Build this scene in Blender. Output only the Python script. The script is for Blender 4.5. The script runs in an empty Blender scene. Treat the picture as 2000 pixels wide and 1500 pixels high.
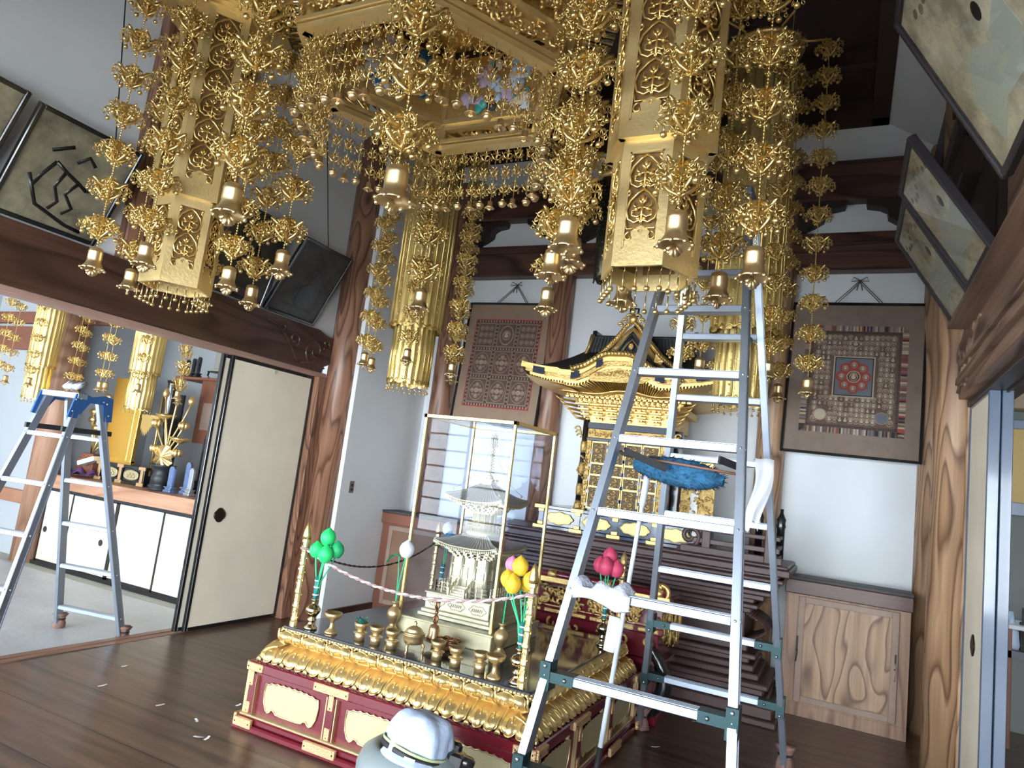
import bpy, math, random
from math import pi, sin, cos, radians, atan2, sqrt, hypot
from mathutils import Matrix, Vector
random.seed(7)
SC = bpy.context.scene
COL = SC.collection
# ------------------------------------------------------------------ camera
YAW, PITCH, ROLL, FPX, EYE = radians(26.454), radians(7.672), radians(7.060), 1347.36, 1.45
fw = Vector((-sin(YAW)*cos(PITCH), cos(YAW)*cos(PITCH), sin(PITCH)))
rt = Vector((cos(YAW), sin(YAW), 0)); up = rt.cross(fw)
rt2 = cos(ROLL)*rt+sin(ROLL)*up; up2 = -sin(ROLL)*rt+cos(ROLL)*up
cam = bpy.data.cameras.new('camera'); camo = bpy.data.objects.new('camera', cam); COL.objects.link(camo)
cam.sensor_width = 36; cam.lens = FPX/2000*36; cam.clip_start = .05; cam.clip_end = 100
camo.matrix_world = Matrix(((rt2.x, up2.x, -fw.x, 0), (rt2.y, up2.y, -fw.y, 0), (rt2.z, up2.z, -fw.z, EYE), (0, 0, 0, 1)))
SC.camera = camo
SC.view_settings.view_transform = 'Standard'; SC.view_settings.look = 'None'
SC.view_settings.gamma = 1; SC.view_settings.exposure = 1.0
try: SC.view_settings.use_curve_mapping = False
except Exception: pass
# ------------------------------------------------------------------ sky and daylight
W = bpy.data.worlds.new('daylight'); SC.world = W; W.use_nodes = True
bg = W.node_tree.nodes['Background']; bg.inputs[0].default_value = (.75, .84, 1, 1); bg.inputs[1].default_value = .8
def area(name, loc, target, sx, sy, power, col=(.80, .89, 1.0)):
    l = bpy.data.lights.new(name, 'AREA'); l.shape = 'RECTANGLE'; l.size = sx; l.size_y = sy; l.energy = power; l.color = col
    o = bpy.data.objects.new(name, l); COL.objects.link(o); o.location = loc
    d = Vector(target)-Vector(loc); o.rotation_euler = d.to_track_quat('-Z', 'Y').to_euler(); return o
area('left_side_light', (-9.35, 1.6, 1.5), (-4, 2.4, .9), 3.0, 2.0, 5)
# ------------------------------------------------------------------ materials
MATS = {}
def nt(m):
    m.use_nodes = True; t = m.node_tree; return t, t.nodes['Principled BSDF']
def mat(name, col, rough=.5, metal=0., bump=0., bs=40., var=0., vs=3., spec=None, coat=0., trans=0., alpha=1., rv=0.):
    m = bpy.data.materials.new(name); t, p = nt(m); MATS[name] = m
    p.inputs['Base Color'].default_value = (*col, 1); p.inputs['Roughness'].default_value = rough; p.inputs['Metallic'].default_value = metal
    if spec is not None: p.inputs['Specular IOR Level'].default_value = spec
    if coat: p.inputs['Coat Weight'].default_value = coat; p.inputs['Coat Roughness'].default_value = .08
    if trans: p.inputs['Transmission Weight'].default_value = trans
    if alpha < 1: p.inputs['Alpha'].default_value = alpha
    tc = t.nodes.new('ShaderNodeTexCoord')
    if bump:
        n = t.nodes.new('ShaderNodeTexNoise'); n.inputs['Scale'].default_value = bs; n.inputs['Detail'].default_value = 4
        t.links.new(tc.outputs['Object'], n.inputs['Vector'])
        b = t.nodes.new('ShaderNodeBump'); b.inputs['Strength'].default_value = bump; b.inputs['Distance'].default_value = .01
        t.links.new(n.outputs['Fac'], b.inputs['Height']); t.links.new(b.outputs['Normal'], p.inputs['Normal'])
    if var or rv:
        n = t.nodes.new('ShaderNodeTexNoise'); n.inputs['Scale'].default_value = vs; n.inputs['Detail'].default_value = 5
        t.links.new(tc.outputs['Object'], n.inputs['Vector'])
        if var:
            r = t.nodes.new('ShaderNodeMapRange'); r.inputs[1].default_value = .3; r.inputs[2].default_value = .7
            r.inputs[3].default_value = 1-var; r.inputs[4].default_value = 1+var*.5
            t.links.new(n.outputs['Fac'], r.inputs[0])
            x = t.nodes.new('ShaderNodeVectorMath'); x.operation = 'SCALE'; x.inputs[0].default_value = col
            t.links.new(r.outputs[0], x.inputs['Scale']); t.links.new(x.outputs[0], p.inputs['Base Color'])
        if rv:
            r = t.nodes.new('ShaderNodeMapRange'); r.inputs[1].default_value = .3; r.inputs[2].default_value = .7
            r.inputs[3].default_value = max(.02, rough-rv); r.inputs[4].default_value = rough+rv
            t.links.new(n.outputs['Fac'], r.inputs[0]); t.links.new(r.outputs[0], p.inputs['Roughness'])
    return m
def wood(name, c1, c2, c3, axis=2, scale=2.2, rings=9, rough=.45, stretch=.16, coat=0., line=.18):
    """wood with cathedral figure: contour lines of a stretched noise"""
    m = bpy.data.materials.new(name); t, p = nt(m); MATS[name] = m
    tc = t.nodes.new('ShaderNodeTexCoord'); mp = t.nodes.new('ShaderNodeMapping'); s = [1, 1, 1]; s[axis] = stretch
    mp.inputs['Scale'].default_value = s; t.links.new(tc.outputs['Object'], mp.inputs['Vector'])
    n = t.nodes.new('ShaderNodeTexNoise'); n.inputs['Scale'].default_value = scale; n.inputs['Detail'].default_value = 1.2; n.inputs['Distortion'].default_value = .25
    t.links.new(mp.outputs[0], n.inputs['Vector'])
    mu = t.nodes.new('ShaderNodeMath'); mu.operation = 'MULTIPLY'; mu.inputs[1].default_value = rings; t.links.new(n.outputs['Fac'], mu.inputs[0])
    fr = t.nodes.new('ShaderNodeMath'); fr.operation = 'FRACT'; t.links.new(mu.outputs[0], fr.inputs[0])
    cr = t.nodes.new('ShaderNodeValToRGB'); e = cr.color_ramp.elements
    e[0].position = 0; e[0].color = (*c3, 1); e[1].position = line; e[1].color = (*c1, 1)
    a = e.new(.75); a.color = (*c2, 1); b2 = e.new(.98); b2.color = (*c3, 1)
    t.links.new(fr.outputs[0], cr.inputs[0])
    n2 = t.nodes.new('ShaderNodeTexNoise'); n2.inputs['Scale'].default_value = 28; n2.inputs['Detail'].default_value = 3
    s2 = t.nodes.new('ShaderNodeMapping'); q = [1.6, 1.6, 1.6]; q[axis] = .06; s2.inputs['Scale'].default_value = q
    t.links.new(tc.outputs['Object'], s2.inputs['Vector']); t.links.new(s2.outputs[0], n2.inputs['Vector'])
    mr = t.nodes.new('ShaderNodeMapRange'); mr.inputs[1].default_value = .3; mr.inputs[2].default_value = .7; mr.inputs[3].default_value = .78; mr.inputs[4].default_value = 1.12
    t.links.new(n2.outputs['Fac'], mr.inputs[0])
    v = t.nodes.new('ShaderNodeVectorMath'); v.operation = 'SCALE'; t.links.new(cr.outputs[0], v.inputs[0]); t.links.new(mr.outputs[0], v.inputs['Scale'])
    t.links.new(v.outputs[0], p.inputs['Base Color']); p.inputs['Roughness'].default_value = rough
    if coat: p.inputs['Coat Weight'].default_value = coat; p.inputs['Coat Roughness'].default_value = .15
    return m
gold = mat('gilding', (.80, .58, .24), .30, .92, bump=.25, bs=60, var=.14, vs=6)
goldo = mat('gilding_ornament', (.76, .56, .22), .30, .95)
goldd = mat('gilding_panel', (.80, .55, .20), .34, .9, bump=.3, bs=80)
pgold = mat('pale_gold_foil', (.50, .43, .26), .5, .45, bump=.2, bs=120)
brass = mat('brass', (.60, .44, .22), .40, .85, var=.15, vs=20)
brasss = mat('polished_brass', (.70, .60, .40), .15, 1.)
alu = mat('aluminium', (.37, .42, .50), .42, .85, var=.06, vs=8)
bracket_m = mat('dark_green_bracket', (.014, .045, .05), .4, .5)
blueb = mat('blue_bracket', (.02, .11, .34), .4, .2)
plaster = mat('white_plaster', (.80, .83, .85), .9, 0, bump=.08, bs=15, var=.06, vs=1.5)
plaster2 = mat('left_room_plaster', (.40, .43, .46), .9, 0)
black = mat('black_lacquer', (.012, .012, .014), .18, 0, coat=.4)
blackm = mat('black_matt', (.02, .02, .022), .6)
navy = mat('blue_black_lacquer', (.016, .026, .05), .22, 0, coat=.4)
red = mat('red_lacquer', (.135, .008, .018), .22, 0, coat=.5, var=.15, vs=3)
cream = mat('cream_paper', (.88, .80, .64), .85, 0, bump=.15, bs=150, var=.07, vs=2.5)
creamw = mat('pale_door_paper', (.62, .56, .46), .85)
keyaki = wood('zelkova_wood', (.36, .185, .115), (.28, .135, .08), (.12, .055, .035), 2, 5.5, 11, .38)
keyaki_l = wood('light_zelkova_wood', (.47, .29, .17), (.38, .22, .12), (.17, .09, .05), 2, 5.0, 9, .45)
beamw = wood('dark_beam_wood', (.085, .040, .028), (.065, .03, .021), (.035, .016, .012), 1, 3, 8, .33, coat=.2)
beamx = wood('back_beam_wood', (.12, .055, .036), (.085, .038, .026), (.04, .018, .013), 0, 3, 8, .4)
beamr = wood('right_beam_wood', (.30, .18, .12), (.23, .135, .09), (.12, .07, .05), 1, 3, 7, .5)
dark = mat('old_dark_wood', (.032, .018, .013), .5, 0, var=.3, vs=5)
platw = mat('platform_wood', (.085, .043, .040), .45, 0, var=.25, vs=6)
door_wood = wood('cabinet_panel_wood', (.43, .27, .165), (.37, .22, .13), (.16, .085, .05), 2, 4.2, 9, .5, .38, line=.10)
frame_wood = wood('cabinet_frame_wood', (.36, .22, .14), (.31, .18, .11), (.2, .11, .07), 2, 4, 6, .5)
ledge_wood = wood('counter_wood', (.55, .30, .19), (.50, .27, .17), (.36, .17, .10), 0, 3, 7, .45)
cedar = mat('cedar_board', (.23, .085, .05), .5, 0, var=.2, vs=3)
rope_m = mat('pink_white_rope', (.34, .22, .22), .9)
rope_d = mat('dark_rope', (.12, .09, .07), .9)
cord_m = mat('black_cord', (.01, .01, .01), .7)
towel_m = mat('grey_towel', (.50, .52, .62), .95, 0, bump=.8, bs=90)
fluff = mat('blue_fluff', (.03, .14, .27), .95, 0, bump=1., bs=60, var=.35, vs=30)
bagm = mat('brown_cloth', (.25, .14, .11), .9, 0, bump=.5, bs=60)
wht = mat('white_paint', (.82, .84, .88), .5)
glass = bpy.data.materials.new('case_glass'); t_, p_ = nt(glass)
def make_glass(f0=.010, tint=(.885, .915, .965, 1)):
    t = t_; o = t.nodes['Material Output']; t.nodes.remove(p_)
    tr = t.nodes.new('ShaderNodeBsdfTransparent'); tr.inputs[0].default_value = tint
    gl = t.nodes.new('ShaderNodeBsdfGlossy'); gl.inputs['Roughness'].default_value = .01
    lw = t.nodes.new('ShaderNodeLayerWeight'); lw.inputs[0].default_value = .5
    pw = t.nodes.new('ShaderNodeMath'); pw.operation = 'POWER'; pw.inputs[1].default_value = 5; t.links.new(lw.outputs['Facing'], pw.inputs[0])
    fr = t.nodes.new('ShaderNodeMath'); fr.operation = 'MULTIPLY_ADD'; fr.inputs[1].default_value = .5; fr.inputs[2].default_value = f0; t.links.new(pw.outputs[0], fr.inputs[0])
    mx = t.nodes.new('ShaderNodeMixShader'); t.links.new(fr.outputs[0], mx.inputs[0]); t.links.new(tr.outputs[0], mx.inputs[1]); t.links.new(gl.outputs[0], mx.inputs[2])
    t.links.new(mx.outputs[0], o.inputs[0])
make_glass()
pglass = bpy.data.materials.new('picture_glass'); t_, p_ = nt(pglass); make_glass(.006, (.97, .97, .97, 1))
def emis(name, col, s):
    m = bpy.data.materials.new(name); t, p = nt(m); p.inputs['Base Color'].default_value = (.8, .8, .8, 1)
    p.inputs['Emission Color'].default_value = (*col, 1); p.inputs['Emission Strength'].default_value = s; return m
pane_m = emis('daylit_paper', (.84, .93, 1.), 15.5)
def floor_mat():
    m = bpy.data.materials.new('floor_boards'); t, p = nt(m)
    tc = t.nodes.new('ShaderNodeTexCoord'); sx = t.nodes.new('ShaderNodeSeparateXYZ'); t.links.new(tc.outputs['Object'], sx.inputs[0])
    mu = t.nodes.new('ShaderNodeMath'); mu.operation = 'MULTIPLY'; mu.inputs[1].default_value = 1/.34; t.links.new(sx.outputs['Y'], mu.inputs[0])
    fl = t.nodes.new('ShaderNodeMath'); fl.operation = 'FLOOR'; t.links.new(mu.outputs[0], fl.inputs[0])
    fr = t.nodes.new('ShaderNodeMath'); fr.operation = 'FRACT'; t.links.new(mu.outputs[0], fr.inputs[0])
    wn = t.nodes.new('ShaderNodeTexWhiteNoise'); wn.noise_dimensions = '1D'; t.links.new(fl.outputs[0], wn.inputs['W'])
    mp = t.nodes.new('ShaderNodeMapping'); mp.inputs['Scale'].default_value = (.5, 7, 1); t.links.new(tc.outputs['Object'], mp.inputs[0])
    n = t.nodes.new('ShaderNodeTexNoise'); n.inputs['Scale'].default_value = 2.5; n.inputs['Detail'].default_value = 5; n.inputs['Distortion'].default_value = .6
    t.links.new(mp.outputs[0], n.inputs['Vector'])
    cr = t.nodes.new('ShaderNodeValToRGB'); e = cr.color_ramp.elements; e[0].position = .3; e[0].color = (.05, .027, .017, 1); e[1].position = .75; e[1].color = (.16, .09, .055, 1)
    t.links.new(n.outputs['Fac'], cr.inputs[0])
    mr = t.nodes.new('ShaderNodeMapRange'); mr.inputs[3].default_value = .8; mr.inputs[4].default_value = 1.2; t.links.new(wn.outputs[0], mr.inputs[0])
    gt = t.nodes.new('ShaderNodeMath'); gt.operation = 'GREATER_THAN'; gt.inputs[1].default_value = .018; t.links.new(fr.outputs[0], gt.inputs[0])
    mm = t.nodes.new('ShaderNodeMath'); mm.operation = 'MULTIPLY'; t.links.new(mr.outputs[0], mm.inputs[0]); t.links.new(gt.outputs[0], mm.inputs[1])
    v = t.nodes.new('ShaderNodeVectorMath'); v.operation = 'SCALE'; t.links.new(cr.outputs[0], v.inputs[0]); t.links.new(mm.outputs[0], v.inputs['Scale'])
    t.links.new(v.outputs[0], p.inputs['Base Color']); p.inputs['Roughness'].default_value = .3
    b = t.nodes.new('ShaderNodeBump'); b.inputs['Strength'].default_value = .15; b.inputs['Distance'].default_value = .004; t.links.new(n.outputs['Fac'], b.inputs['Height']); t.links.new(b.outputs[0], p.inputs['Normal'])
    return m
floor_m = floor_mat()
# ------------------------------------------------------------------ geometry kit
class G:
    def __init__(s): s.v = []; s.f = []; s.m = []; s.s = []
    def add(s, vs, fs, mi=0, sm=False):
        b = len(s.v); s.v += [tuple(x) for x in vs]
        for f in fs: s.f.append(tuple(b+i for i in f)); s.m.append(mi); s.s.append(sm)
    def box(s, x0, x1, y0, y1, z0, z1, mi=0):
        s.add([(x0, y0, z0), (x1, y0, z0), (x1, y1, z0), (x0, y1, z0), (x0, y0, z1), (x1, y0, z1), (x1, y1, z1), (x0, y1, z1)],
              [(0, 3, 2, 1), (4, 5, 6, 7), (0, 1, 5, 4), (1, 2, 6, 5), (2, 3, 7, 6), (3, 0, 4, 7)], mi)
    def cbox(s, x0, x1, y0, y1, z0, z1, c=.004, mi=0):
        """box with chamfered vertical and horizontal rims"""
        c = min(c, (x1-x0)*.45, (y1-y0)*.45, (z1-z0)*.45)
        def ring(z, k):
            a, b, d, e = x0+k, x1-k, y0+k, y1-k
            return [(a+c, d, z), (b-c, d, z), (b, d+c, z), (b, e-c, z), (b-c, e, z), (a+c, e, z), (a, e-c, z), (a, d+c, z)]
        r = [ring(z0, c), ring(z0+c, 0), ring(z1-c, 0), ring(z1, c)]
        vs = sum(r, []); fs = [tuple(range(7, -1, -1)), tuple(range(24, 32))]
        for k in range(3):
            for i in range(8): j = (i+1) % 8; fs.append((k*8+i, k*8+j, k*8+8+j, k*8+8+i))
        s.add(vs, fs, mi)
    def beam(s, p0, p1, w, h, mi=0, up=(0, 0, 1)):
        """box running p0 -> p1, w across, h along 'up'"""
        p0 = Vector(p0); p1 = Vector(p1); d = (p1-p0).normalized(); u = Vector(up); a = d.cross(u)
        if a.length < 1e-5: a = d.cross(Vector((0, 1, 0)))
        a.normalize(); u = a.cross(d); vs = []
        for p in (p0, p1):
            for i, j in ((-1, -1), (1, -1), (1, 1), (-1, 1)): vs.append(p+a*w/2*i+u*h/2*j)
        s.add(vs, [(0, 1, 2, 3), (7, 6, 5, 4), (0, 4, 5, 1), (1, 5, 6, 2), (2, 6, 7, 3), (3, 7, 4, 0)], mi)
    def tube(s, pts, r, n=6, mi=0, closed=False, sm=True, flat=1.):
        P = [Vector(p) for p in pts]; k = len(P)
        if k < 2: return
        R = r if isinstance(r, (list, tuple)) else [r]*k
        vs = []; prev = None
        for i in range(k):
            a = P[(i-1) % k] if (closed or i) else P[0]; b = P[(i+1) % k] if (closed or i < k-1) else P[-1]
            d = (b-a)
            if d.length < 1e-9: d = Vector((0, 0, 1))
            d.normalize()
            if prev is None:
                q = Vector((0, 0, 1)) if abs(d.z) < .9 else Vector((1, 0, 0)); u = (q-d*q.dot(d)).normalized()
            else:
                u = prev-d*prev.dot(d)
                u = u.normalized() if u.length > 1e-6 else prev
            prev = u; w = d.cross(u)
            for j in range(n):
                t = 2*pi*j/n; vs.append(P[i]+(u*cos(t)+w*sin(t)*flat)*R[i])
        fs = []
        for i in range(k if closed else k-1):
            i2 = (i+1) % k
            for j in range(n): j2 = (j+1) % n; fs.append((i*n+j, i*n+j2, i2*n+j2, i2*n+j))
        if not closed: fs += [tuple(range(n-1, -1, -1)), tuple((k-1)*n+j for j in range(n))]
        s.add(vs, fs, mi, sm)
    def lathe(s, prof, n=20, c=(0, 0, 0), mi=0, sm=True, rmod=None):
        vs = []; k = len(prof)
        for i, (r, z) in enumerate(prof):
            for j in range(n):
                t = 2*pi*j/n; q = r*(rmod(t, i/(k-1)) if rmod else 1); vs.append((c[0]+q*cos(t), c[1]+q*sin(t), c[2]+z))
        fs = []
        for i in range(k-1):
            for j in range(n): j2 = (j+1) % n; fs.append((i*n+j, i*n+j2, (i+1)*n+j2, (i+1)*n+j))
        fs += [tuple(range(n-1, -1, -1)), tuple((k-1)*n+j for j in range(n))]
        s.add(vs, fs, mi, sm)
    def ball(s, c, r, n=8, m=6, mi=0, sc=(1, 1, 1)):
        vs = []; 
        for i in range(1, m):
            a = pi*i/m
            for j in range(n): t = 2*pi*j/n; vs.append((c[0]+r*sc[0]*sin(a)*cos(t), c[1]+r*sc[1]*sin(a)*sin(t), c[2]+r*sc[2]*cos(a)))
        T = len(vs); vs += [(c[0], c[1], c[2]+r*sc[2]), (c[0], c[1], c[2]-r*sc[2])]; fs = []
        for i in range(m-2):
            for j in range(n): j2 = (j+1) % n; fs.append((i*n+j, (i+1)*n+j, (i+1)*n+j2, i*n+j2))
        for j in range(n): j2 = (j+1) % n; fs += [(T, j, j2), (T+1, (m-2)*n+j2, (m-2)*n+j)]
        s.add(vs, fs, mi, True)
    def prism(s, poly, a, b, ax='y', mi=0, sm=False):
        """polygon in the two other axes, run from a to b along ax"""
        def P(u, w, t): return {'x': (t, u, w), 'y': (u, t, w), 'z': (u, w, t)}[ax]
        n = len(poly); vs = [P(u, w, a) for u, w in poly]+[P(u, w, b) for u, w in poly]
        fs = [tuple(range(n)), tuple(range(2*n-1, n-1, -1))]+[(i, (i+1) % n, n+(i+1) % n, n+i) for i in range(n)]
        s.add(vs, fs, mi, sm)
    def grid(s, fn, nu, nv, mi=0, sm=True, th=0.):
        vs = [fn(i/nu, j/nv) for j in range(nv+1) for i in range(nu+1)]
        fs = [(j*(nu+1)+i, j*(nu+1)+i+1, (j+1)*(nu+1)+i+1, (j+1)*(nu+1)+i) for j in range(nv) for i in range(nu)]
        s.add(vs, fs, mi, sm)
    def merge(s, o, M=None, mi=None):
        vs = [M @ Vector(v) for v in o.v] if M is not None else o.v; b = len(s.v)
        s.v += [tuple(v) for v in vs]
        for f, m, q in zip(o.f, o.m, o.s): s.f.append(tuple(b+i for i in f)); s.m.append(m if mi is None else mi); s.s.append(q)
def mesh(name, g, mats):
    me = bpy.data.meshes.new(name); me.from_pydata(g.v, [], g.f)
    for m in (mats if isinstance(mats, (list, tuple)) else [mats]): me.materials.append(m)
    me.polygons.foreach_set('material_index', g.m); me.polygons.foreach_set('use_smooth', g.s)
    import bmesh
    b = bmesh.new(); b.from_mesh(me); bmesh.ops.recalc_face_normals(b, faces=b.faces); b.to_mesh(me); b.free()
    me.update(); return me
def ob(name, g, mats, parent=None, loc=None, rot=None, label=None):
    me = g if isinstance(g, bpy.types.Mesh) else mesh(name, g, mats)
    o = bpy.data.objects.new(name, me); COL.objects.link(o)
    if parent is not None: o.parent = parent
    if loc is not None: o.location = loc
    if rot is not None: o.rotation_euler = rot
    if label: o['label'] = label
    return o
def tag(o, label, cat, group=None, kind=None):
    if label: o['label'] = label
    if cat: o['category'] = cat
    if group: o['group'] = group
    if kind: o['kind'] = kind
    return o
def thing(name, label, cat, loc=(0, 0, 0), rz=0, group=None, rot=None):
    o = bpy.data.objects.new(name, None); COL.objects.link(o); o.location = loc; o.empty_display_size = .05
    o.rotation_euler = rot if rot else (0, 0, rz); return tag(o, label, cat, group)
def struct(name, g, mats, loc=None, parent=None):
    o = ob(name, g, mats, parent, loc)
    if parent is None: o['kind'] = 'structure'
    return o
def copy_tree(o, loc, rz=None, label=None, group=None):
    def cp(x, par):
        c = x.copy(); COL.objects.link(c); c.parent = par
        for k in KIDS.get(x.name, [ch for ch in x.children]): cp(k, c)
        return c
    r = cp(o, None); r.location = loc
    if rz is not None: r.rotation_euler = (0, 0, rz)
    if label: r['label'] = label
    if group: r['group'] = group
    return r
KIDS = {}
def RX(a): return Matrix.Rotation(a, 4, 'X')
def RY(a): return Matrix.Rotation(a, 4, 'Y')
def RZ(a): return Matrix.Rotation(a, 4, 'Z')
def T(x, y, z): return Matrix.Translation((x, y, z))
def S(x, y=None, z=None): return Matrix.Diagonal((x, y if y is not None else x, z if z is not None else x, 1))
def spiral(cx, cz, r0, r1, a0, a1, n=14):
    return [(cx+(r0+(r1-r0)*i/n)*cos(a0+(a1-a0)*i/n), cz+(r0+(r1-r0)*i/n)*sin(a0+(a1-a0)*i/n)) for i in range(n+1)]
def arc3(p, y=0): return [(a, y, b) for a, b in p]
def bez(p0, p1, p2, p3, n=8):
    o = []
    for i in range(n+1):
        t = i/n; q = 1-t; o.append(tuple(q**3*a+3*q*q*t*b+3*q*t*t*c+t**3*d for a, b, c, d in zip(p0, p1, p2, p3)))
    return o
# ================================================================== THE ROOM
LX, RXW, BY, FY = -4.42, .66, 6.2, -3.0
g = G(); g.box(-4.42, 3.2, FY, 6.9, -.1, 0); struct('floor', g, floor_m)
g = G(); g.box(-9.6, -4.56, FY, 6.9, -.17, -.07); struct('floor', g, mat('tatami', (.42, .42, .37), .8, 0, var=.15, vs=3))
# threshold between hall and left room
g = G(); g.cbox(-4.56, -4.42, FY, 4.93, -.1, .004, .003); g.box(-4.50, -4.485, FY, 4.9, .004, .009)
struct('trim_1', g, wood('threshold_wood', (.30, .16, .10), (.24, .12, .08), (.12, .06, .04), 1, 3, 6, .45))
# back wall with pillars and beams
g = G(); g.box(-4.55, .82, BY, BY+.12, 0, 5.2); struct('wall_back', g, plaster)
def pillar(name, x, y, r, z1, m, z0=0):
    g = G(); g.lathe([(r, z0), (r, z1)], 40); return struct(name, g, m, (x, y, 0))
pillar('trim_2', -.585, 6.15, .115, 5.0, keyaki_l); pillar('trim_3', -2.62, 6.15, .115, 5.0, keyaki)
pillar('trim_4', .62, 6.15, .14, 5.0, keyaki_l); pillar('trim_5', -3.86, 6.15, .12, 5.0, keyaki)
pillar('trim_6', -4.28, 5.03, .135, 5.0, keyaki); pillar('trim_7', .605, 5.03, .135, 5.0, keyaki_l)
def hbeam(name, x0, x1, z0, z1, y0, m, lip=None):
    g = G(); g.cbox(x0, x1, y0, BY, z0, z1, .012)
    if lip: g.cbox(x0, x1, y0+.045, BY, z1-.001, z1+lip, .006)
    return struct(name, g, m)
hbeam('trim_8', -4.1, .75, 3.475, 3.72, 6.06, beamx, .095)
hbeam('trim_9', -4.1, .75, 4.09, 4.40, 6.06, beamx, .06)
# bracket arms with an ogee end at the pillar heads, between the two beams
def ogee(name, x, sgn):
    P = [(0, 3.815), (.16, 3.815), (.17, 3.86), (.23, 3.885), (.30, 3.93), (.31, 3.99), (.36, 4.02), (.46, 4.04), (.47, 4.09), (0, 4.09)]
    g = G(); g.prism([(x+sgn*a, z) for a, z in P], 6.09, BY, 'y'); struct(name, g, dark)
for i, (x, s_) in enumerate(((-2.62, 1), (-2.62, -1), (-.585, -1), (-.585, 1), (.5, -1), (-3.8, 1))): ogee('trim_%d' % (10+i), x, s_)
# coved white margin and the dark coffered ceiling
g = G()
zc0, zc1, ins = 4.47, 4.60, .42
g.add([(LX, FY, zc0), (RXW, FY, zc0), (RXW, BY, zc0), (LX, BY, zc0), (LX+ins, FY, zc1), (RXW-.5, FY, zc1), (RXW-.5, BY-.38, zc1), (LX+ins, BY-.38, zc1)],
      [(1, 2, 6, 5), (2, 3, 7, 6), (3, 0, 4, 7)])
struct('ceiling', g, plaster)
g = G(); X0, X1, Y0, Y1 = LX+ins, RXW-.5, FY, BY-.38
g.box(X0, X1, Y0, Y1, zc1+.16, zc1+.2)
g.box(X0, X0+.12, Y0, Y1, zc1-.01, zc1+.17); g.box(X1-.12, X1, Y0, Y1, zc1-.01, zc1+.17); g.box(X0, X1, Y1-.12, Y1, zc1-.01, zc1+.17)
x = X0+.8
while x < X1-.3: g.box(x, x+.07, Y0, Y1, zc1+.05, zc1+.17); x += .78
y = Y1-.8
while y > Y0: g.box(X0, X1, y, y+.07, zc1+.05, zc1+.17); y -= .78
struct('ceiling', g, mat('ceiling_boards', (.045, .022, .014), .5, 0, var=.2, vs=4))
# left wall: plaster above the beam, dark post, plaster behind the pillar
g = G(); g.box(LX-.1, LX, FY, 5.0, 2.5, 4.6); g.box(LX-.1, -4.1, 5.04, BY, 0, 4.6); g.box(-4.5, LX, FY-.1, -2.7, 0, 2.5); struct('wall_left', g, plaster)
g = G(); g.cbox(-4.44, -4.34, 2.78, 2.93, 2.52, 4.5, .008); struct('trim_16', g, keyaki)
g = G(); g.cbox(-4.11, -4.075, 5.12, 5.76, 0, .09, .004); struct('baseboard_left', g, beamw)
# left nageshi beam with carved scroll end
def scroll_beam(name, x, sx, m, z0, z1, y1, relief_m):
    """beam along Y whose far end is a carved cloud nose; sx = side that faces the room"""
    g = G(); xa, xb = (x-.13, x) if sx > 0 else (x, x+.16)
    h = z1-z0
    prof = [(FY, z0), (y1-.12, z0), (y1-.10, z0+.06), (y1-.02, z0+.10), (y1+.0, z0+.2), (y1-.015, z0+.26), (y1+.06, z1-.07), (y1-.01, z1-.035), (y1-.12, z1-.03), (y1-.22, z1), (FY, z1)]
    g.prism(prof, xa, xb, 'x'); o = struct(name, g, m)
    g = G(); xf = x+sx*.004
    for cy, cz, r0, r1, a0, a1 in ((y1-.25, z0+h*.45, .125, .02, radians(250), radians(-200)), (y1-.12, z0+h*.72, .055, .01, radians(-120), radians(250)), (y1-.52, z0+h*.6, .07, .012, radians(-60), radians(330)), (y1-.67, z0+h*.78, .04, .01, radians(200), radians(-150))):
        g.tube([(xf, a, b) for a, b in spiral(cy, cz, r0, r1, a0, a1, 26)], .011, 6)
    g.tube([(xf, y1-.85+.4*t, z1-.06-.28*t*t) for t in [i/10 for i in range(11)]], .01, 6)
    g.tube([(xf, y1-.40+.3*t, z0+.04+.03*sin(3*t)) for t in [i/10 for i in range(11)]], .009, 6)
    ob('scroll_carving', g, relief_m, o); return o
scroll_beam('trim_17', -4.33, 1, beamw, 2.175, 2.55, 4.93, beamw)
g = G(); g.cbox(-4.47, -4.345, FY, 4.90, 2.135, 2.18, .004); g.box(-4.345, -4.335, FY, 4.9, 2.15, 2.163)
struct('trim_18', g, mat('lintel_wood', (.40, .25, .20), .5, 0, var=.12, vs=4))
# jamb beside the left pillar
g = G(); g.cbox(-4.47, -4.33, 4.80, 4.91, 0, 2.14, .004); struct('trim_19', g, keyaki)
# sliding doors (fusuma)
def fusuma(name, x, y0, y1, z0, z1, th, paper, pull=None, edge=black, facing=1, far_pull=None):
    r = bpy.data.objects.new(name, None); COL.objects.link(r); r.location = (x, (y0+y1)/2, z0); r['kind'] = 'structure'
    w = (y1-y0)/2; h = z1-z0; f = .028
    g = G(); g.box(-th*.35, th*.35, -w+f, w-f, f, h-f); ob('door_panel', g, paper, r)
    g = G(); g.cbox(-th/2, th/2, -w, -w+f, 0, h, .003); g.cbox(-th/2, th/2, w-f, w, 0, h, .003); g.cbox(-th/2, th/2, -w+f, w-f, 0, f, .003); g.cbox(-th/2, th/2, -w+f, w-f, h-f, h, .003)
    ob('door_frame', g, edge, r)
    if pull is not None:
        g = G(); xs = facing*th*.36
        g.lathe([(.050, 0), (.050, .006), (.038, .009), (.030, .006), (.022, .004), (.010, .006), (.001, .008)], 24, rmod=lambda t, k: 1+.14*abs(cos(2*t)) if k < .4 else 1)
        g2 = G(); g2.merge(g, T(xs, pull, .87) @ RY(facing*pi/2)); ob('door_handle', g2, mat('dark_bronze', (.05, .042, .035), .4, .8), r)
    return r
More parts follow.
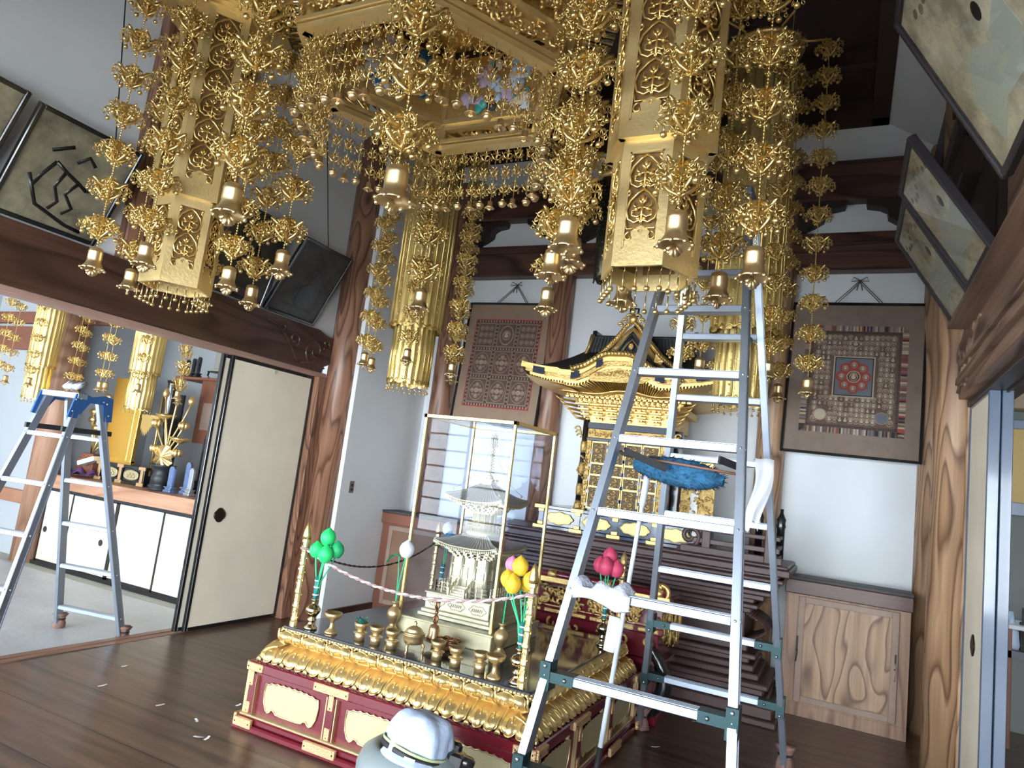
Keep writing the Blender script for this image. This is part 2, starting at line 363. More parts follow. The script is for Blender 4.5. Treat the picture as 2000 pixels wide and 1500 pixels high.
fusuma('door_1', -4.405, 3.855, 4.795, .012, 2.135, .032, cream, -.325)
g = G(); g.box(-.004, .006, 0, .03, 0, .035); tag(ob('paper_tag', g, mat('tag_green', (.45, .5, .35), .8), None, (-4.384, 4.30, 2.07)), 'small pale green paper tag stuck at the top of the cream sliding door', 'tag')
fusuma('door_2', -4.445, 3.80, 4.74, .012, 2.135, .032, cream, None)
stile = mat('lacquer_window_sheen', (.06, .09, .15), .3, 0, coat=.5)  # window reflection on the dark lacquer put into its base colour
fusuma('door_3', .668, 4.25, 4.89, .0, 2.215, .052, cream, -.02, stile, -1)
fusuma('door_4', .723, 4.24, 4.85, .0, 2.215, .050, cream, None, stile, -1)
# right wall
scroll_beam('trim_20', .575, -1, beamr, 2.235, 2.62, 4.93, beamr)
g = G()
g.box(.545, .575, FY, 4.72, 2.30, 2.34); g.box(.555, .575, FY, 4.70, 2.40, 2.425); struct('trim_21', g, beamr)
g = G(); g.cbox(.63, .80, FY, 4.92, 2.20, 2.24, .004); g.box(.715, .725, FY, 4.9, 2.19, 2.2); struct('trim_22', g, dark)
g = G(); g.cbox(.63, .74, 4.88, 4.95, 0, 2.22, .004); struct('trim_23', g, keyaki_l)
g = G(); g.box(.66, .78, FY, 0, 0, 2.6); g.box(.47, .58, 1.8, 4.5, 2.585, 2.60); struct('trim_34', g, beamr)
g = G(); g.box(.66, .78, FY, 5.0, 2.6, 4.6); g.box(.72, .80, 5.1, BY, 0, 4.6); struct('wall_right', g, plaster)
g = G(); g.cbox(.60, .67, 3.95, 4.9, 2.6, 4.15, .01); struct('trim_24', g, dark)
g = G(); g.cbox(.57, .67, 2.35, 2.60, 2.6, 4.5, .01); struct('trim_25', g, keyaki_l)
g = G(); g.cbox(.56, .67, 3.1, 3.42, 2.6, 4.5, .01); struct('trim_26', g, beamr)
g = G(); g.cbox(.46, .66, 4.3, 6.1, 3.72, 3.82, .01); g.cbox(.5, .66, 4.4, 6.1, 3.48, 3.72, .01); g.cbox(.5, .66, 4.9, 6.1, 4.1, 4.42, .01); struct('trim_27', g, dark)
# front wall behind the camera with paper windows
g = G()
g.box(-9.7, 3.3, FY-.12, FY, 0, .42); g.box(-9.7, 3.3, FY-.12, FY, 2.3, 5.0)
WINS = [(-9.2, -6.7), (-6.4, -4.7), (-4.2, -2.95), (-2.75, -1.5), (-1.3, -.05), (1.1, 2.8)]
edges = [-9.7]+[e for w in WINS for e in w]+[3.3]
for a, b in zip(edges[::2], edges[1::2]): g.box(a, b, FY-.12, FY, .42, 2.3)
struct('wall_front', g, plaster)
for i, (a, b) in enumerate(WINS):
    r = bpy.data.objects.new('window_%d' % (i+1), None); COL.objects.link(r); r.location = ((a+b)/2, FY-.05, .42); r['kind'] = 'structure'
    w = (b-a)/2; g = G(); g.box(-w, w, -.005, .005, 0, 1.88); ob('pane', g, pane_m, r)
    g = G()
    for k in range(3): xx = -w+k*w; g.box(max(xx-.045, -w), min(xx+.045, w), .006, .035, 0, 1.88)
    for k in range(8): zz = k*1.88/7; g.box(-w, w, .006, .022, max(zz-.015, 0), min(zz+.015, 1.88))
    ob('window_frame', g, mat('muntin_wood', (.2, .2, .24), .6) if i == 0 else MATS['muntin_wood'], r)
r = bpy.data.objects.new('window_8', None); COL.objects.link(r); r.location = (.64, -1.9, .3); r['kind'] = 'structure'
g = G(); g.box(-.005, .005, -1.05, 1.05, 0, 1.8); ob('pane', g, pane_m, r)
g = G()
for k in range(5): g.box(-.035, -.006, -1.05+.525*k-.02, -1.05+.525*k+.02, 0, 1.8)
for k in range(7): g.box(-.022, -.006, -1.05, 1.05, .3*k-.008, .3*k+.008)
ob('window_frame', g, MATS['muntin_wood'], r)
g = G(); g.box(-4.42, .66, -.75, -.65, 2.12, 4.6); struct('wall_front', g, plaster)  # added unseen partition that keeps window light off the upper hall
# rooms to either side
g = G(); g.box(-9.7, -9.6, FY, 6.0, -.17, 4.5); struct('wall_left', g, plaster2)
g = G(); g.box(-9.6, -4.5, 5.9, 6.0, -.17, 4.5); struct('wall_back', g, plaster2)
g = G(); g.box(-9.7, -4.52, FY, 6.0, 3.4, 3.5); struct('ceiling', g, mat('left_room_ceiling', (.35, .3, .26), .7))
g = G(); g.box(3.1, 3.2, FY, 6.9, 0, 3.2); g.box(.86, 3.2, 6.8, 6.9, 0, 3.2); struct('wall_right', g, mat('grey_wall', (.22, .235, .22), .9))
g = G(); g.box(.86, 3.2, FY, 6.9, 3.1, 3.2); struct('ceiling', g, MATS['left_room_ceiling'])
# ================================================================== CABINETS, PICTURES
def low_cabinet(x0, x1, y0, y1, h, label, m_panel, m_frame, m_top, keys):
    t = thing('low_cabinet', label, 'cabinet', (0, 0, 0))
    g = G(); g.cbox(x0, x1, y0+.02, y1, 0, h-.10, .004); ob('body', g, m_frame, t)
    g = G(); g.cbox(x0-.01, x1+.01, y0-.01, y1, h-.115, h-.012, .006); ob('rail', g, m_top, t)
    g = G(); g.cbox(x0-.01, x1+.01, y0-.015, y1, h-.012, h+.01, .003); ob('top_board', g, mat('dusty_top', (.05, .05, .05), .6), t)
    a, b = x0+.09, x1-.07
    g = G(); f = .045; z0, z1 = .10, h-.13
    for q in ((a, a+f, z0, z1), (b-f, b, z0, z1), (a+f, b-f, z0, z0+f), (a+f, b-f, z1-f, z1)): g.cbox(q[0], q[1], y0, y0+.02, q[2], q[3], .003)
    d = ob('door', g, mat('greyed_frame_wood', (.32, .22, .17), .6, 0, var=.15, vs=8) if 'greyed_frame_wood' not in MATS else MATS['greyed_frame_wood'], t)
    g = G(); g.box(a+f, b-f, y0+.008, y0+.018, z0+f, z1-f); ob('door_panel', g, m_panel, d)
    g = G(); g.box(x0+.002, x1-.002, y0+.013, y0+.021, 0, .085); g.box(x0+.002, a-.006, y0+.013, y0+.021, .09, h-.12); g.box(b+.006, x1-.002, y0+.013, y0+.021, .09, h-.12); ob('front_frame', g, m_frame, t)
    for kx in keys:
        g = G(); g.box(kx-.006, kx+.006, y0-.004, y0, .50, .56); g.ball((kx, y0-.005, .46), .008, 6, 5); g.tube([(kx, y0-.006, .5), (kx+.004, y0-.012, .44), (kx-.003, y0-.008, .38)], .004, 5, 1)
        ob('key', g, [blackm, cord_m if kx < 0 else rope_m], t)
    return t
low_cabinet(-.36, .455, 5.74, 6.02, .975, 'light wooden floor cabinet with bold grain door under the right mandala picture', door_wood, frame_wood, beamx, (-.265, .37))
low_cabinet(-4.09, -2.86, 5.74, 6.02, .975, 'reddish wooden floor cabinet beside the blank left wall, partly behind the glass case', mat('dull_panel_wood', (.22, .115, .07), .5, 0, var=.3, vs=4), cedar, cedar, ())
# hung mandala pictures
silk = mat('brown_silk_mount', (.27, .20, .155), .8, 0, bump=.3, bs=200, var=.12, vs=12); silk2 = mat('tan_silk_mount', (.36, .245, .17), .8, 0, bump=.3, bs=200, var=.1, vs=9)
pic_b = mat('mandala_brown', (.155, .095, .07), .8, 0, var=.2, vs=20); pic_t = mat('mandala_tan', (.34, .235, .17), .8); pic_r = mat('mandala_red', (.36, .06, .045), .8); pic_k = mat('mandala_dark', (.035, .03, .035), .8)
pic_w = mat('mandala_cream', (.50, .41, .30), .8); pic_n = mat('mandala_blue_grey', (.16, .17, .20), .8)
MM = [pic_b, pic_t, pic_r, pic_k, pic_w, pic_n]
def disc(g, x, z, r, y, mi, n=12, ry=None):
    ry = ry or r; g.add([(x+r*cos(2*pi*i/n), y, z+ry*sin(2*pi*i/n)) for i in range(n)], [tuple(range(n))], mi)
def quad(g, x0, x1, z0, z1, y, mi): g.add([(x0, y, z0), (x1, y, z0), (x1, y, z1), (x0, y, z1)], [(0, 1, 2, 3)], mi)
def seated(g, x, z, s, y, a=1, b=4):
    """tiny seated figure in a halo"""
    disc(g, x, z, s, y, a, 12, s*1.15); disc(g, x, z-.25*s, s*.72, y-.0006, 3 if a != 3 else 1, 10, s*.55); disc(g, x, z-.2*s, s*.55, y-.0012, b, 8, s*.42); disc(g, x, z+.42*s, s*.27, y-.0012, b, 8)
def mandala(kind, x0, x1, z0, z1, y, lean, tilt, label, mount):
    t = thing('mandala_picture', label, 'picture', ((x0+x1)/2, y, z0)); t.rotation_euler = (-lean, tilt, 0)
    w = (x1-x0)/2; h = z1-z0; f = .022
    g = G(); g.cbox(-w, -w+f, -.018, .018, 0, h, .004); g.cbox(w-f, w, -.018, .018, 0, h, .004); g.cbox(-w+f, w-f, -.018, .018, 0, f, .004); g.cbox(-w+f, w-f, -.018, .018, h-f, h, .004)
    ob('frame', g, black, t)
    g = G(); g.box(-w+f, w-f, -.002, .012, f, h-f); ob('mount', g, mount, t)
    g = G(); Y = -.004
    if kind == 'grid':
        a, b, c, d = -w+.13, w-.13, .20, h-.20
        quad(g, a-.022, b+.022, c-.022, d+.022, Y, 2); quad(g, a, b, c, d, Y-.0008, 0); W3 = (b-a)/3; H3 = (d-c)/3
        for i in range(3):
            for j in range(3):
                cx = a+W3*(i+.5); cz = c+H3*(j+.5); q = W3*.43; qz = H3*.43
                quad(g, cx-q, cx+q, cz-qz, cz+qz, Y-.0012, 1); quad(g, cx-q*.93, cx+q*.93, cz-qz*.93, cz+qz*.93, Y-.0016, 0)
                if j == 2 and i == 1: disc(g, cx, cz, W3*.34, Y-.002, 1, 28, H3*.36); disc(g, cx, cz, W3*.29, Y-.0024, 0, 28, H3*.31); seated(g, cx, cz, W3*.2, Y-.003)
                elif j == 2:
                    for u in range(3):
                        for v in range(3): disc(g, cx+(u-1)*W3*.24, cz+(v-1)*H3*.24, W3*.105, Y-.002, 1, 14); disc(g, cx+(u-1)*W3*.24, cz+(v-1)*H3*.24, W3*.075, Y-.0024, 0, 12); seated(g, cx+(u-1)*W3*.24, cz+(v-1)*H3*.24, W3*.045, Y-.003)
                else:
                    disc(g, cx, cz, W3*.36, Y-.002, 1, 28, H3*.36); disc(g, cx, cz, W3*.335, Y-.0024, 0, 28, H3*.335)
                    for u, v in ((0, 0), (0, 1), (0, -1), (1, 0), (-1, 0)):
                        disc(g, cx+u*W3*.2, cz+v*H3*.2, W3*.1, Y-.003, 4 if (u, v) == (0, 0) else 1, 14)
                        seated(g, cx+u*W3*.2, cz+v*H3*.2, W3*.06, Y-.004)
                    for u, v in ((1, 1), (1, -1), (-1, 1), (-1, -1)): disc(g, cx+u*W3*.15, cz+v*H3*.15, W3*.045, Y-.003, 1, 10)
        for i in range(4):
            for k in range(44):
                u = a+(b-a)*(k+.5)/44; v = c+(d-c)*(k+.5)/44
                quad(g, u-.0035, u+.0035, c+H3*i-.011, c+H3*i+.011, Y-.002, 4 if k % 2 else 3); quad(g, a+W3*i-.011, a+W3*i+.011, v-.005, v+.005, Y-.002, 3 if k % 2 else 1)
        for k in range(14):
            for sx in (a-.011, b+.011): quad(g, sx-.007, sx+.007, c+(d-c)*(k+.3)/14, c+(d-c)*(k+.6)/14, Y-.001, 3 if k % 2 else 1)
    else:
        a, b, c, d = -w+.125, w-.125, .185, h-.20; M = 22
        rr = random.Random(3)
        for k in range(60):
            for (u0, v0, u1, v1) in ((a+(b-a)*k/60, c, a+(b-a)*(k+1)/60, c+.045), (a+(b-a)*k/60, d-.045, a+(b-a)*(k+1)/60, d), (a, c+(d-c)*k/60, a+.045, c+(d-c)*(k+1)/60), (b-.045, c+(d-c)*k/60, b, c+(d-c)*(k+1)/60)):
                quad(g, u0, u1, v0, v1, Y, rr.choice((1, 1, 2, 3, 4, 5, 0, 0))); 
        for k in range(54):
            u = a+.05+(b-a-.1)*k/54; v = c+.05+(d-c-.1)*k/54
            for (u0, u1, v0, v1) in ((u, u+.007, c+.048, c+.068), (u, u+.007, d-.068, d-.048), (a+.048, a+.066, v, v+.008), (b-.066, b-.048, v, v+.008)): quad(g, u0, u1, v0, v1, Y-.0006, 3)
        quad(g, a+.045, b-.045, c+.045, d-.045, Y-.0003, 0); quad(g, a+.07, b-.07, c+.07, d-.07, Y-.001, 0)
        cx = 0; cz = (c+d)/2+.02; q = .15; qz = .17
        A, B, C_, D = a+.085, b-.085, c+.09, d-.085
        nx = 15; nz = 17
        for i in range(nx):
            for j in range(nz):
                x = A+(B-A)*(i+.5)/nx; z = C_+(D-C_)*(j+.5)/nz
                if abs(x-cx) < q+.015 and abs(z-cz) < qz+.015: continue
                if j < 3 and (i in (1, 2, nx-2, nx-3)): continue
                sc = .021 if j % 4 else .026
                if abs(x) < .03 and j == nz-2: sc = .034
                seated(g, x, z, sc, Y-.002, rr.choice((1, 1, 1, 0, 1)), rr.choice((4, 4, 1)))
        disc(g, A+.065, C_+.055, .05, Y-.004, 1, 20); disc(g, A+.065, C_+.055, .043, Y-.005, 4, 20); disc(g, B-.075, C_+.055, .05, Y-.004, 1, 20); disc(g, B-.075, C_+.055, .044, Y-.005, 5, 20)
        quad(g, cx-q, cx+q, cz-qz, cz+qz, Y-.003, 4); quad(g, cx-q+.01, cx+q-.01, cz-qz+.01, cz+qz-.01, Y-.0036, 3); quad(g, cx-q+.018, cx+q-.018, cz-qz+.018, cz+qz-.018, Y-.004, 5)
        for k in range(8):
            t_ = 2*pi*k/8; disc(g, cx+.088*cos(t_), cz+.098*sin(t_), .042, Y-.0046, 2, 16)
        disc(g, cx, cz, .09, Y-.0047, 2, 30, .1)
        for k in range(8):
            t_ = 2*pi*k/8; seated(g, cx+.088*cos(t_), cz+.098*sin(t_), .024, Y-.006)
        disc(g, cx, cz, .05, Y-.006, 4, 26); disc(g, cx, cz, .043, Y-.0066, 3, 26); seated(g, cx, cz, .034, Y-.008)
    ob('painting', g, MM, t)
    g = G(); g.box(-w+f, w-f, -.0135, -.0125, f, h-f); ob('glass', g, pglass, t)
    g = G(); P = (0, .05, h+.22)
    g.tube([(-.17, .0, h-.005), (-.17, .0, h+.012)], .005, 6); g.tube([(.17, .0, h-.005), (.17, .0, h+.012)], .005, 6)
    for s_ in (-1, 1):
        g.tube([(s_*.17, 0, h+.01), P], .004, 5); g.tube([(s_*.15, .004, h+.01), (0, .05, h+.20)], .004, 5)
        g.tube([P, (s_*.05, .02, h+.24), (s_*.065, .02, h+.20), P], .004, 5); g.tube([P, (s_*.012, .02, h+.17), (s_*.02, .015, h+.12)], .005, 5)
    g.tube([P, (0, .13, h+.235)], .006, 6)
    ob('hanging_cord', g, mat('cord_grey', (.16, .15, .14), .9) if 'cord_grey' not in MATS else MATS['cord_grey'], t)
    return t
mandala('grid', -3.655, -2.69, 1.93, 3.21, 6.03, .075, .012, 'framed mandala in a three by three grid of squares, hung on the back wall', silk2)
mandala('rings', -.50, .50, 1.925, 3.21, 6.02, .085, .012, 'framed mandala with a red central square, hung above the light wooden cabinet', silk)
# dark framed paintings leaning out from the long walls
def old_canvas(name, base, seed):
    m = bpy.data.materials.new(name); t, p = nt(m); tc = t.nodes.new('ShaderNodeTexCoord')
    mp = t.nodes.new('ShaderNodeMapping'); mp.inputs['Location'].default_value = (seed*3.1, seed, 0); t.links.new(tc.outputs['Object'], mp.inputs[0])
    n = t.nodes.new('ShaderNodeTexNoise'); n.inputs['Scale'].default_value = 5; n.inputs['Detail'].default_value = 8; n.inputs['Roughness'].default_value = .65; t.links.new(mp.outputs[0], n.inputs['Vector'])
    cr = t.nodes.new('ShaderNodeValToRGB'); e = cr.color_ramp.elements; e[0].position = .38; e[0].color = tuple(c*.55 for c in base)+(1,); e[1].position = .7; e[1].color = tuple(min(1, c*1.7) for c in base)+(1,)
    t.links.new(n.outputs['Fac'], cr.inputs[0]); t.links.new(cr.outputs[0], p.inputs['Base Color']); p.inputs['Roughness'].default_value = .5
    MATS[name] = m; return m
cv_o = old_canvas('old_gold_leaf', (.19, .17, .115), 1); cv_k = old_canvas('dark_canvas', (.035, .033, .03), 2); cv_r = old_canvas('gold_leaf_glass_haze', (.44, .40, .28), 3)  # gold leaf canvases brightened to carry the reflections on their glass
ink = mat('ink', (.012, .012, .012), .3); mint = mat('faded_green_paint', (.40, .44, .36), .4); maroon = mat('maroon_lacquer', (.022, .018, .022), .45)
def leaning(side, y0, y1, xb, zb, xt, zt, canvas, label, fig, edge=black):
    """frame whose foot stands on the beam and whose top leans into the room"""
    L = hypot(xt-xb, zt-zb); w = (y1-y0)/2
    t = thing('framed_painting', label, 'painting', (xb, (y0+y1)/2, zb))
    ez = Vector((xt-xb, 0, zt-zb)).normalized(); ex = Vector((0, 1, 0)) if side < 0 else Vector((0, -1, 0)); ey = ez.cross(ex)
    t.rotation_euler = Matrix((ex, ey, ez)).transposed().to_euler()
    f = .026
    g = G(); g.cbox(-w, -w+f, -.02, .02, 0, L, .005); g.cbox(w-f, w, -.02, .02, 0, L, .005); g.cbox(-w+f, w-f, -.02, .02, 0, f, .005); g.cbox(-w+f, w-f, -.02, .02, L-f, L, .005); ob('frame', g, edge, t)
    g = G(); g.box(-w+f, w-f, -.004, .015, f, L-f); ob('canvas', g, canvas, t)
    g = G(); Y = -.0046
    if fig == 'horse':
        for pts in ([(-.10, .40), (-.02, .36), (.06, .33), (.12, .30)], [(-.10, .40), (-.14, .30), (-.16, .22)], [(.06, .33), (.02, .24), (.09, .17), (.05, .12)], [(-.03, .36), (-.05, .26), (.0, .18), (-.03, .12)], [(.12, .3), (.17, .36), (.22, .33)], [(-.2, .28), (-.1, .12), (.1, .06), (.2, .05)], [(.0, .44), (.05, .5), (.1, .46)], [(-.15, .45), (-.05, .52)]):
            g.tube([(a, Y, b) for a, b in pts], .012, 5, 0, flat=.12)
    elif fig == 'seated':
        g.ball((.04, Y, .22), .1, 14, 8, 0, (1.2, .03, 1.2)); g.ball((.05, Y, .38), .05, 12, 8, 0, (1, .05, 1.1)); g.box(-.16, .2, Y, Y+.003, .09, .12)
    else:
        g.prism([(-.22, .06), (-.05, .12), (.12, .10), (.24, .16), (.24, .30), (.05, .26), (-.08, .33), (-.24, .24)], Y, Y+.002, 'y', 1)
        g.ball((.1, Y, .34), .03, 10, 6, 0, (1, .05, 1))
        for k in range(9): g.ball((-.22+k*.055, Y, L-.10-.03*sin(k)), .018, 8, 5, 2, (1.3, .06, .8))
    ob('painted_figures', g, [ink, mint, cv_o], t)
    g = G(); g.box(-w+f, w-f, -.0135, -.0125, f, L-f); ob('glass', g, pglass, t)
    return t
leaning(-1, 1.975, 2.60, -4.37, 2.575, -4.05, 3.16, cv_o, 'large black framed painting of a dark horse, leaning over the left beam', 'horse')
leaning(-1, 1.30, 1.90, -4.37, 2.575, -4.0, 3.16, cv_o, 'black framed painting cut off by the left edge, beside the horse painting', 'horse')
leaning(-1, 3.44, 4.02, -4.37, 2.575, -4.17, 3.25, cv_k, 'dark framed painting half hidden behind gold strands above the left beam', 'seated')
leaning(-1, 4.045, 4.64, -4.37, 2.575, -4.03, 3.18, cv_k, 'dark framed painting of a seated figure, beside the left round pillar', 'seated')
leaning(1, 3.84, 4.42, .50, 2.60, .195, 3.11, cv_r, 'narrow looking framed painting with a dark arc, farthest over the right beam', 'scene', maroon)
leaning(1, 3.24, 3.82, .495, 2.62, .175, 3.14, cv_r, 'framed painting with faded green ground, middle one over the right beam', 'scene', maroon)
leaning(1, 1.85, 2.62, .43, 2.63, .085, 3.26, cv_r, 'large hazy gold framed painting, nearest one over the right beam', 'scene', maroon)
for y, z in ((2.42, 3.16), (4.35, 3.18)):
    g = G(); g.tube([(-4.06, y, z), (-4.36, y, 4.6)], .004, 5); tag(ob('hanging_wire', g, cord_m), 'thin black wire running up from the %s' % ('horse painting' if y < 3 else 'seated figure painting'), 'wire')
# ================================================================== STEPLADDERS
def stepladder(name, label, cx, cy, rz, S0, S1, W0, W1, H, z0, dz, nf, nr, zb, big, topcap):
    t = thing(name, label, 'stepladder', (cx, cy, zb), rz)
    def P(sx, sy, z): k = (z)/H; return Vector((sx*(W0+(W1-W0)*k), sy*(S0+(S1-S0)*k), z))
    rw, rd = (.030, .066) if big else (.025, .055)
    for sy in (-1, 1):
        for sx in (-1, 1):
            a = P(sx, sy, .0 if sy < 0 and not big else .0); b = P(sx, sy, H); d = (b-a).normalized()
            g = G(); g.beam(a+d*.04, b, rw, rd, 0, (0, sy, .0)); 
            n_ = Vector((0, sy, 0)); 
            for q in (-1, 1): g.beam(a+d*.04+Vector((sx*rw*.5, 0, 0))+Vector((0, q*rd*.42, 0)), b+Vector((sx*rw*.5, 0, 0))+Vector((0, q*rd*.42, 0)), .006, .006, 0, (0, sy, 0))
            r = ob('rail', g, alu, t)
            g = G()
            for k in range(nf if sy < 0 else nr):
                z = z0+dz*k; c = P(sx, sy, z); g.ball((c.x+sx*rw*.5, c.y, c.z), .007, 8, 5); g.ball((c.x, c.y+sy*rd*.5, c.z+.004), .006, 8, 5)
            ob('rivet', g, MATS.get('steel') or mat('steel', (.5, .52, .55), .3, .9), r)['kind'] = 'stuff'
            # cloth tied round the foot
            g = G(); fc = a; g.lathe([(.028, 0), (.05, .01), (.042, .05), (.033, .085), (.045, .11), (.06, .135)] if big else [(.025, 0), (.045, .01), (.04, .04), (.03, .07), (.04, .095), (.05, .11)], 12, (fc.x, fc.y, 0), 0, True, lambda t_, k: 1+.16*sin(5*t_+k*6))
            g.tube([(fc.x+.036*cos(q), fc.y+.036*sin(q), .085 if big else .07) for q in [2*pi*i/12 for i in range(12)]], .006, 5, 1, True)
            ob('foot_cover', g, [bagm, blackm], t)
        for k in range(nf if sy < 0 else nr):
            z = z0+dz*k; a = P(-1, sy, z); b = P(1, sy, z); g = G(); dpt, hh = (.060, .034) if big else (.05, .028)
            g.cbox(a.x+rw/2, b.x-rw/2, a.y-dpt/2, a.y+dpt/2, z-hh/2, z+hh/2, .003)
            for q in range(4): yy = a.y-dpt/2+dpt*(q+.5)/4; g.box(a.x+rw/2, b.x-rw/2, yy-.003, yy+.003, z+hh/2, z+hh/2+.002)
            ob('tread', g, alu, t)
    if big:
        for sy in (-1, 1):
            for sx in (-1, 1):
                for k in (0, 1):
                    z = z0+dz*k; c = P(sx, sy, z); g = G(); y = c.y+sy*(-1)*0
                    g.box(c.x-.022, c.x+.022, c.y-.038, c.y+.038, z-.055, z+.055)
                    g.box(min(c.x, c.x-sx*.12), max(c.x, c.x-sx*.12), c.y-.034, c.y+.034, z-.020, z+.020)
                    for q in (-.04, .04): g.ball((c.x, c.y-.039, z+q), .009, 8, 5, 1); g.ball((c.x-sx*.085, c.y-.035, z), .009, 8, 5, 1)
                    ob('corner_bracket', g, [bracket_m, MATS['steel']], t)
        # spreader locks on the fourth treads
        z = z0+dz*4-.05
        g = G(); a = P(-1, -1, z); g.beam((a.x+.05, a.y+.0, z), (a.x+.22, a.y+.10, z-.06), .012, .03); ob('spreader_hook', g, blackm, t); g = G(); b = P(1, -1, z); g.beam((b.x-.09, b.y+.0, z), (b.x-.02, b.y+.1, z-.02), .012, .03); ob('spreader_hook', g, blackm, t)
        z = H; 
        g = G(); g.cbox(-W1-.02, W1+.02, -S1-.05, S1+.05, z-.03, z+.012, .006); ob('top_platform', g, alu, t)
        g = G(); g.beam((W1+.02, -S1-.02, H-.30), (W1+.02, S1+.12, H-.42), .012, .022); ob('safety_strap', g, mat('teal_strap', (.02, .16, .16), .6), t); g = G(); g.beam((W1+.02, -S1-.05, H-.74), (W1+.02, S1+.17, H-.70), .012, .022); ob('safety_strap', g, MATS['teal_strap'], t)
    else:
        z = H
        g = G(); g.cbox(-W1-.03, W1+.03, -S1-.055, -S1+.03, z-.035, z+.008, .005); ob('top_tread', g, alu, t)
        for sx in (-1, 1):
            g = G(); x = sx*(W1+.022)
            P2 = [(-S1-.06, z+.0), (-S1-.10, z-.16), (-S1-.03, z-.17), (-.015, z-.05), (S1+.02, z-.05), (S1+.05, z-.17), (S1+.12, z-.16), (S1+.10, z+.0), (S1+.03, z+.015), (.0, z-.01), (-S1, z+.01)]
            g.prism(P2, x-.006, x+.006, 'x'); 
            for yy, zz in ((-S1-.06, -.04), (-S1-.07, -.12), (-S1-.02, -.03), (S1+.05, -.04), (S1+.08, -.12), (S1+.02, -.03)): g.ball((x+sx*.006, yy, z+zz), .007, 8, 5, 1)
            ob('hinge_bracket', g, [blueb, MATS['steel']], t)
            g = G(); g.beam((x, -S1-.12, z-.245), (x, S1+.14, z-.245), .016, .034); ob('locking_bar', g, blackm, t)
    return t
stepladder('aluminium_stepladder', 'tall aluminium stepladder standing over the right corner of the red altar', -.666, 3.517, -.011, 1.018, .073, .42, .154, 3.02, .362, .33, 8, 8, 0, True, True)
stepladder('aluminium_stepladder', 'shorter aluminium stepladder with blue hinge brackets in the left room', -4.83, 2.97, .209, .543, .075, .289, .128, 1.72, .168, .314, 5, 5, -.07, False, False)
g = G(); rr = random.Random(5)
for k in range(5): g.tube([(-.02+.05*k+.02*rr.random(), -.05+.1*rr.random(), .02+.02*rr.random()), (.03+.04*k, .03, .05+.02*rr.random()), (.07+.03*k, -.03, .03)], .018, 7)
tag(ob('dust_rag', g, towel_m, None, (-4.92, 2.93, 1.66)), 'crumpled grey rag on top of the shorter stepladder', 'rag')
# blue duster resting on the tread
t = thing('feather_duster', 'fluffy blue duster with a brown handle lying through the tall stepladder', 'duster', (-.70, 3.22, 1.585), radians(-4))
g = G(); rr = random.Random(2)
def fl(u, v):
    a = 2*pi*v; x = -.21+.42*u; r = (.022+.058*sin(pi*min(1, u*1.05))**.6*(.55+.45*u))*(1+.10*rr.random())
    return (x, r*cos(a), r*sin(a)*.95-.035*u)
g.grid(fl, 40, 20, 0)
for k in range(900):
    u = rr.random(); a = rr.random()*2*pi; x = -.21+.42*u; r = .022+.058*sin(pi*min(1, u*1.05))**.6*(.55+.45*u)
    c = Vector((x, r*cos(a), r*sin(a)*.95-.035*u)); d = Vector((.012+.01*rr.random(), cos(a)*.016, sin(a)*.016)); n = Vector((0, -sin(a), cos(a)))*.005
    g.add([c-n, c+n, c+d], [(0, 1, 2)], 0)
ob('fluffy_head', g, fluff, t)
g = G(); g.tube([(-.17, -.088, .03), (.05, -.095, .015), (.31, -.095, -.005)], .006, 8); ob('handle', g, mat('worn_brown_paint', (.22, .10, .06), .5), t)
g = G(); g.tube([(-.29, -.08, .06), (-.23, -.085, .035), (-.17, -.088, .03)], .008, 8); ob('grip', g, blackm, t)
# white cloth over rear rung, towel on front tread, pole
def cloth(name, label, cat, fn, nu, nv, m, loc, th=.006):
    g = G(); g.grid(fn, nu, nv, 0); o = ob(name, g, m, None, loc); so = o.modifiers.new('solid', 'SOLIDIFY'); so.thickness = th
    return tag(o, label, cat)
def c1(u, v):
    x = -.05+.10*u*(1-.35*v); z = .05-.36*v; y = -.035-.012*sin(u*9+v*3)*(.4+v)
    if v < .12: y = .0-.3*v; z = .045+.05*v
    return (x+.02*sin(v*5), y, z-.03*sin(u*7)*v)
cloth('white_cloth', 'thin white cloth hanging over a rear tread of the tall stepladder', 'cloth', c1, 22, 20, wht, (-.40, 3.90, 1.66), .003)
g = G()
def tw(u, v):
    x = -.125+.25*u; fold = .022*sin(u*11+v*2)+.012*sin(u*23)
    z = .03-.075*v+.022*sin(u*5+.5)*v+.02*(u-.5)*v; y = -.040-.010*sin(v*pi)+fold*.35*v
    if v < .25: y = .03-.28*v; z = .028+.014*sin(v*12+u*9)+.012*sin(u*17)
    return (x, y, z)
cloth('towel', 'rumpled pale towel draped over the front tread of the tall stepladder', 'towel', tw, 40, 22, towel_m, (-.87, 2.825, 1.032), .014)
t = thing('dusting_pole', 'long white pole with a black grip leaning inside the tall stepladder', 'pole', (0, 0, 0))
a, b = Vector((-.885, 3.42, 1.62)), Vector((-.935, 3.22, .30)); d = (b-a).normalized()
g = G(); g.tube([a, a+d*.22, a+d*.24, b], [.017, .017, .011, .012], 10); ob('shaft', g, mat('white_plastic_pole', (.62, .68, .78), .4), t)
g = G(); g.tube([b, b+d*.22], .014, 10); g.ball(b+d*.22, .016, 8, 6); ob('grip', g, blackm, t)
g = G(); q = a+(b-a)*.62; g.tube([q+Vector((-.03, 0, .06)), q+Vector((-.045, 0, -.10))], .03, 12, 0, False, True, .5); ob('pad', g, wht, t)
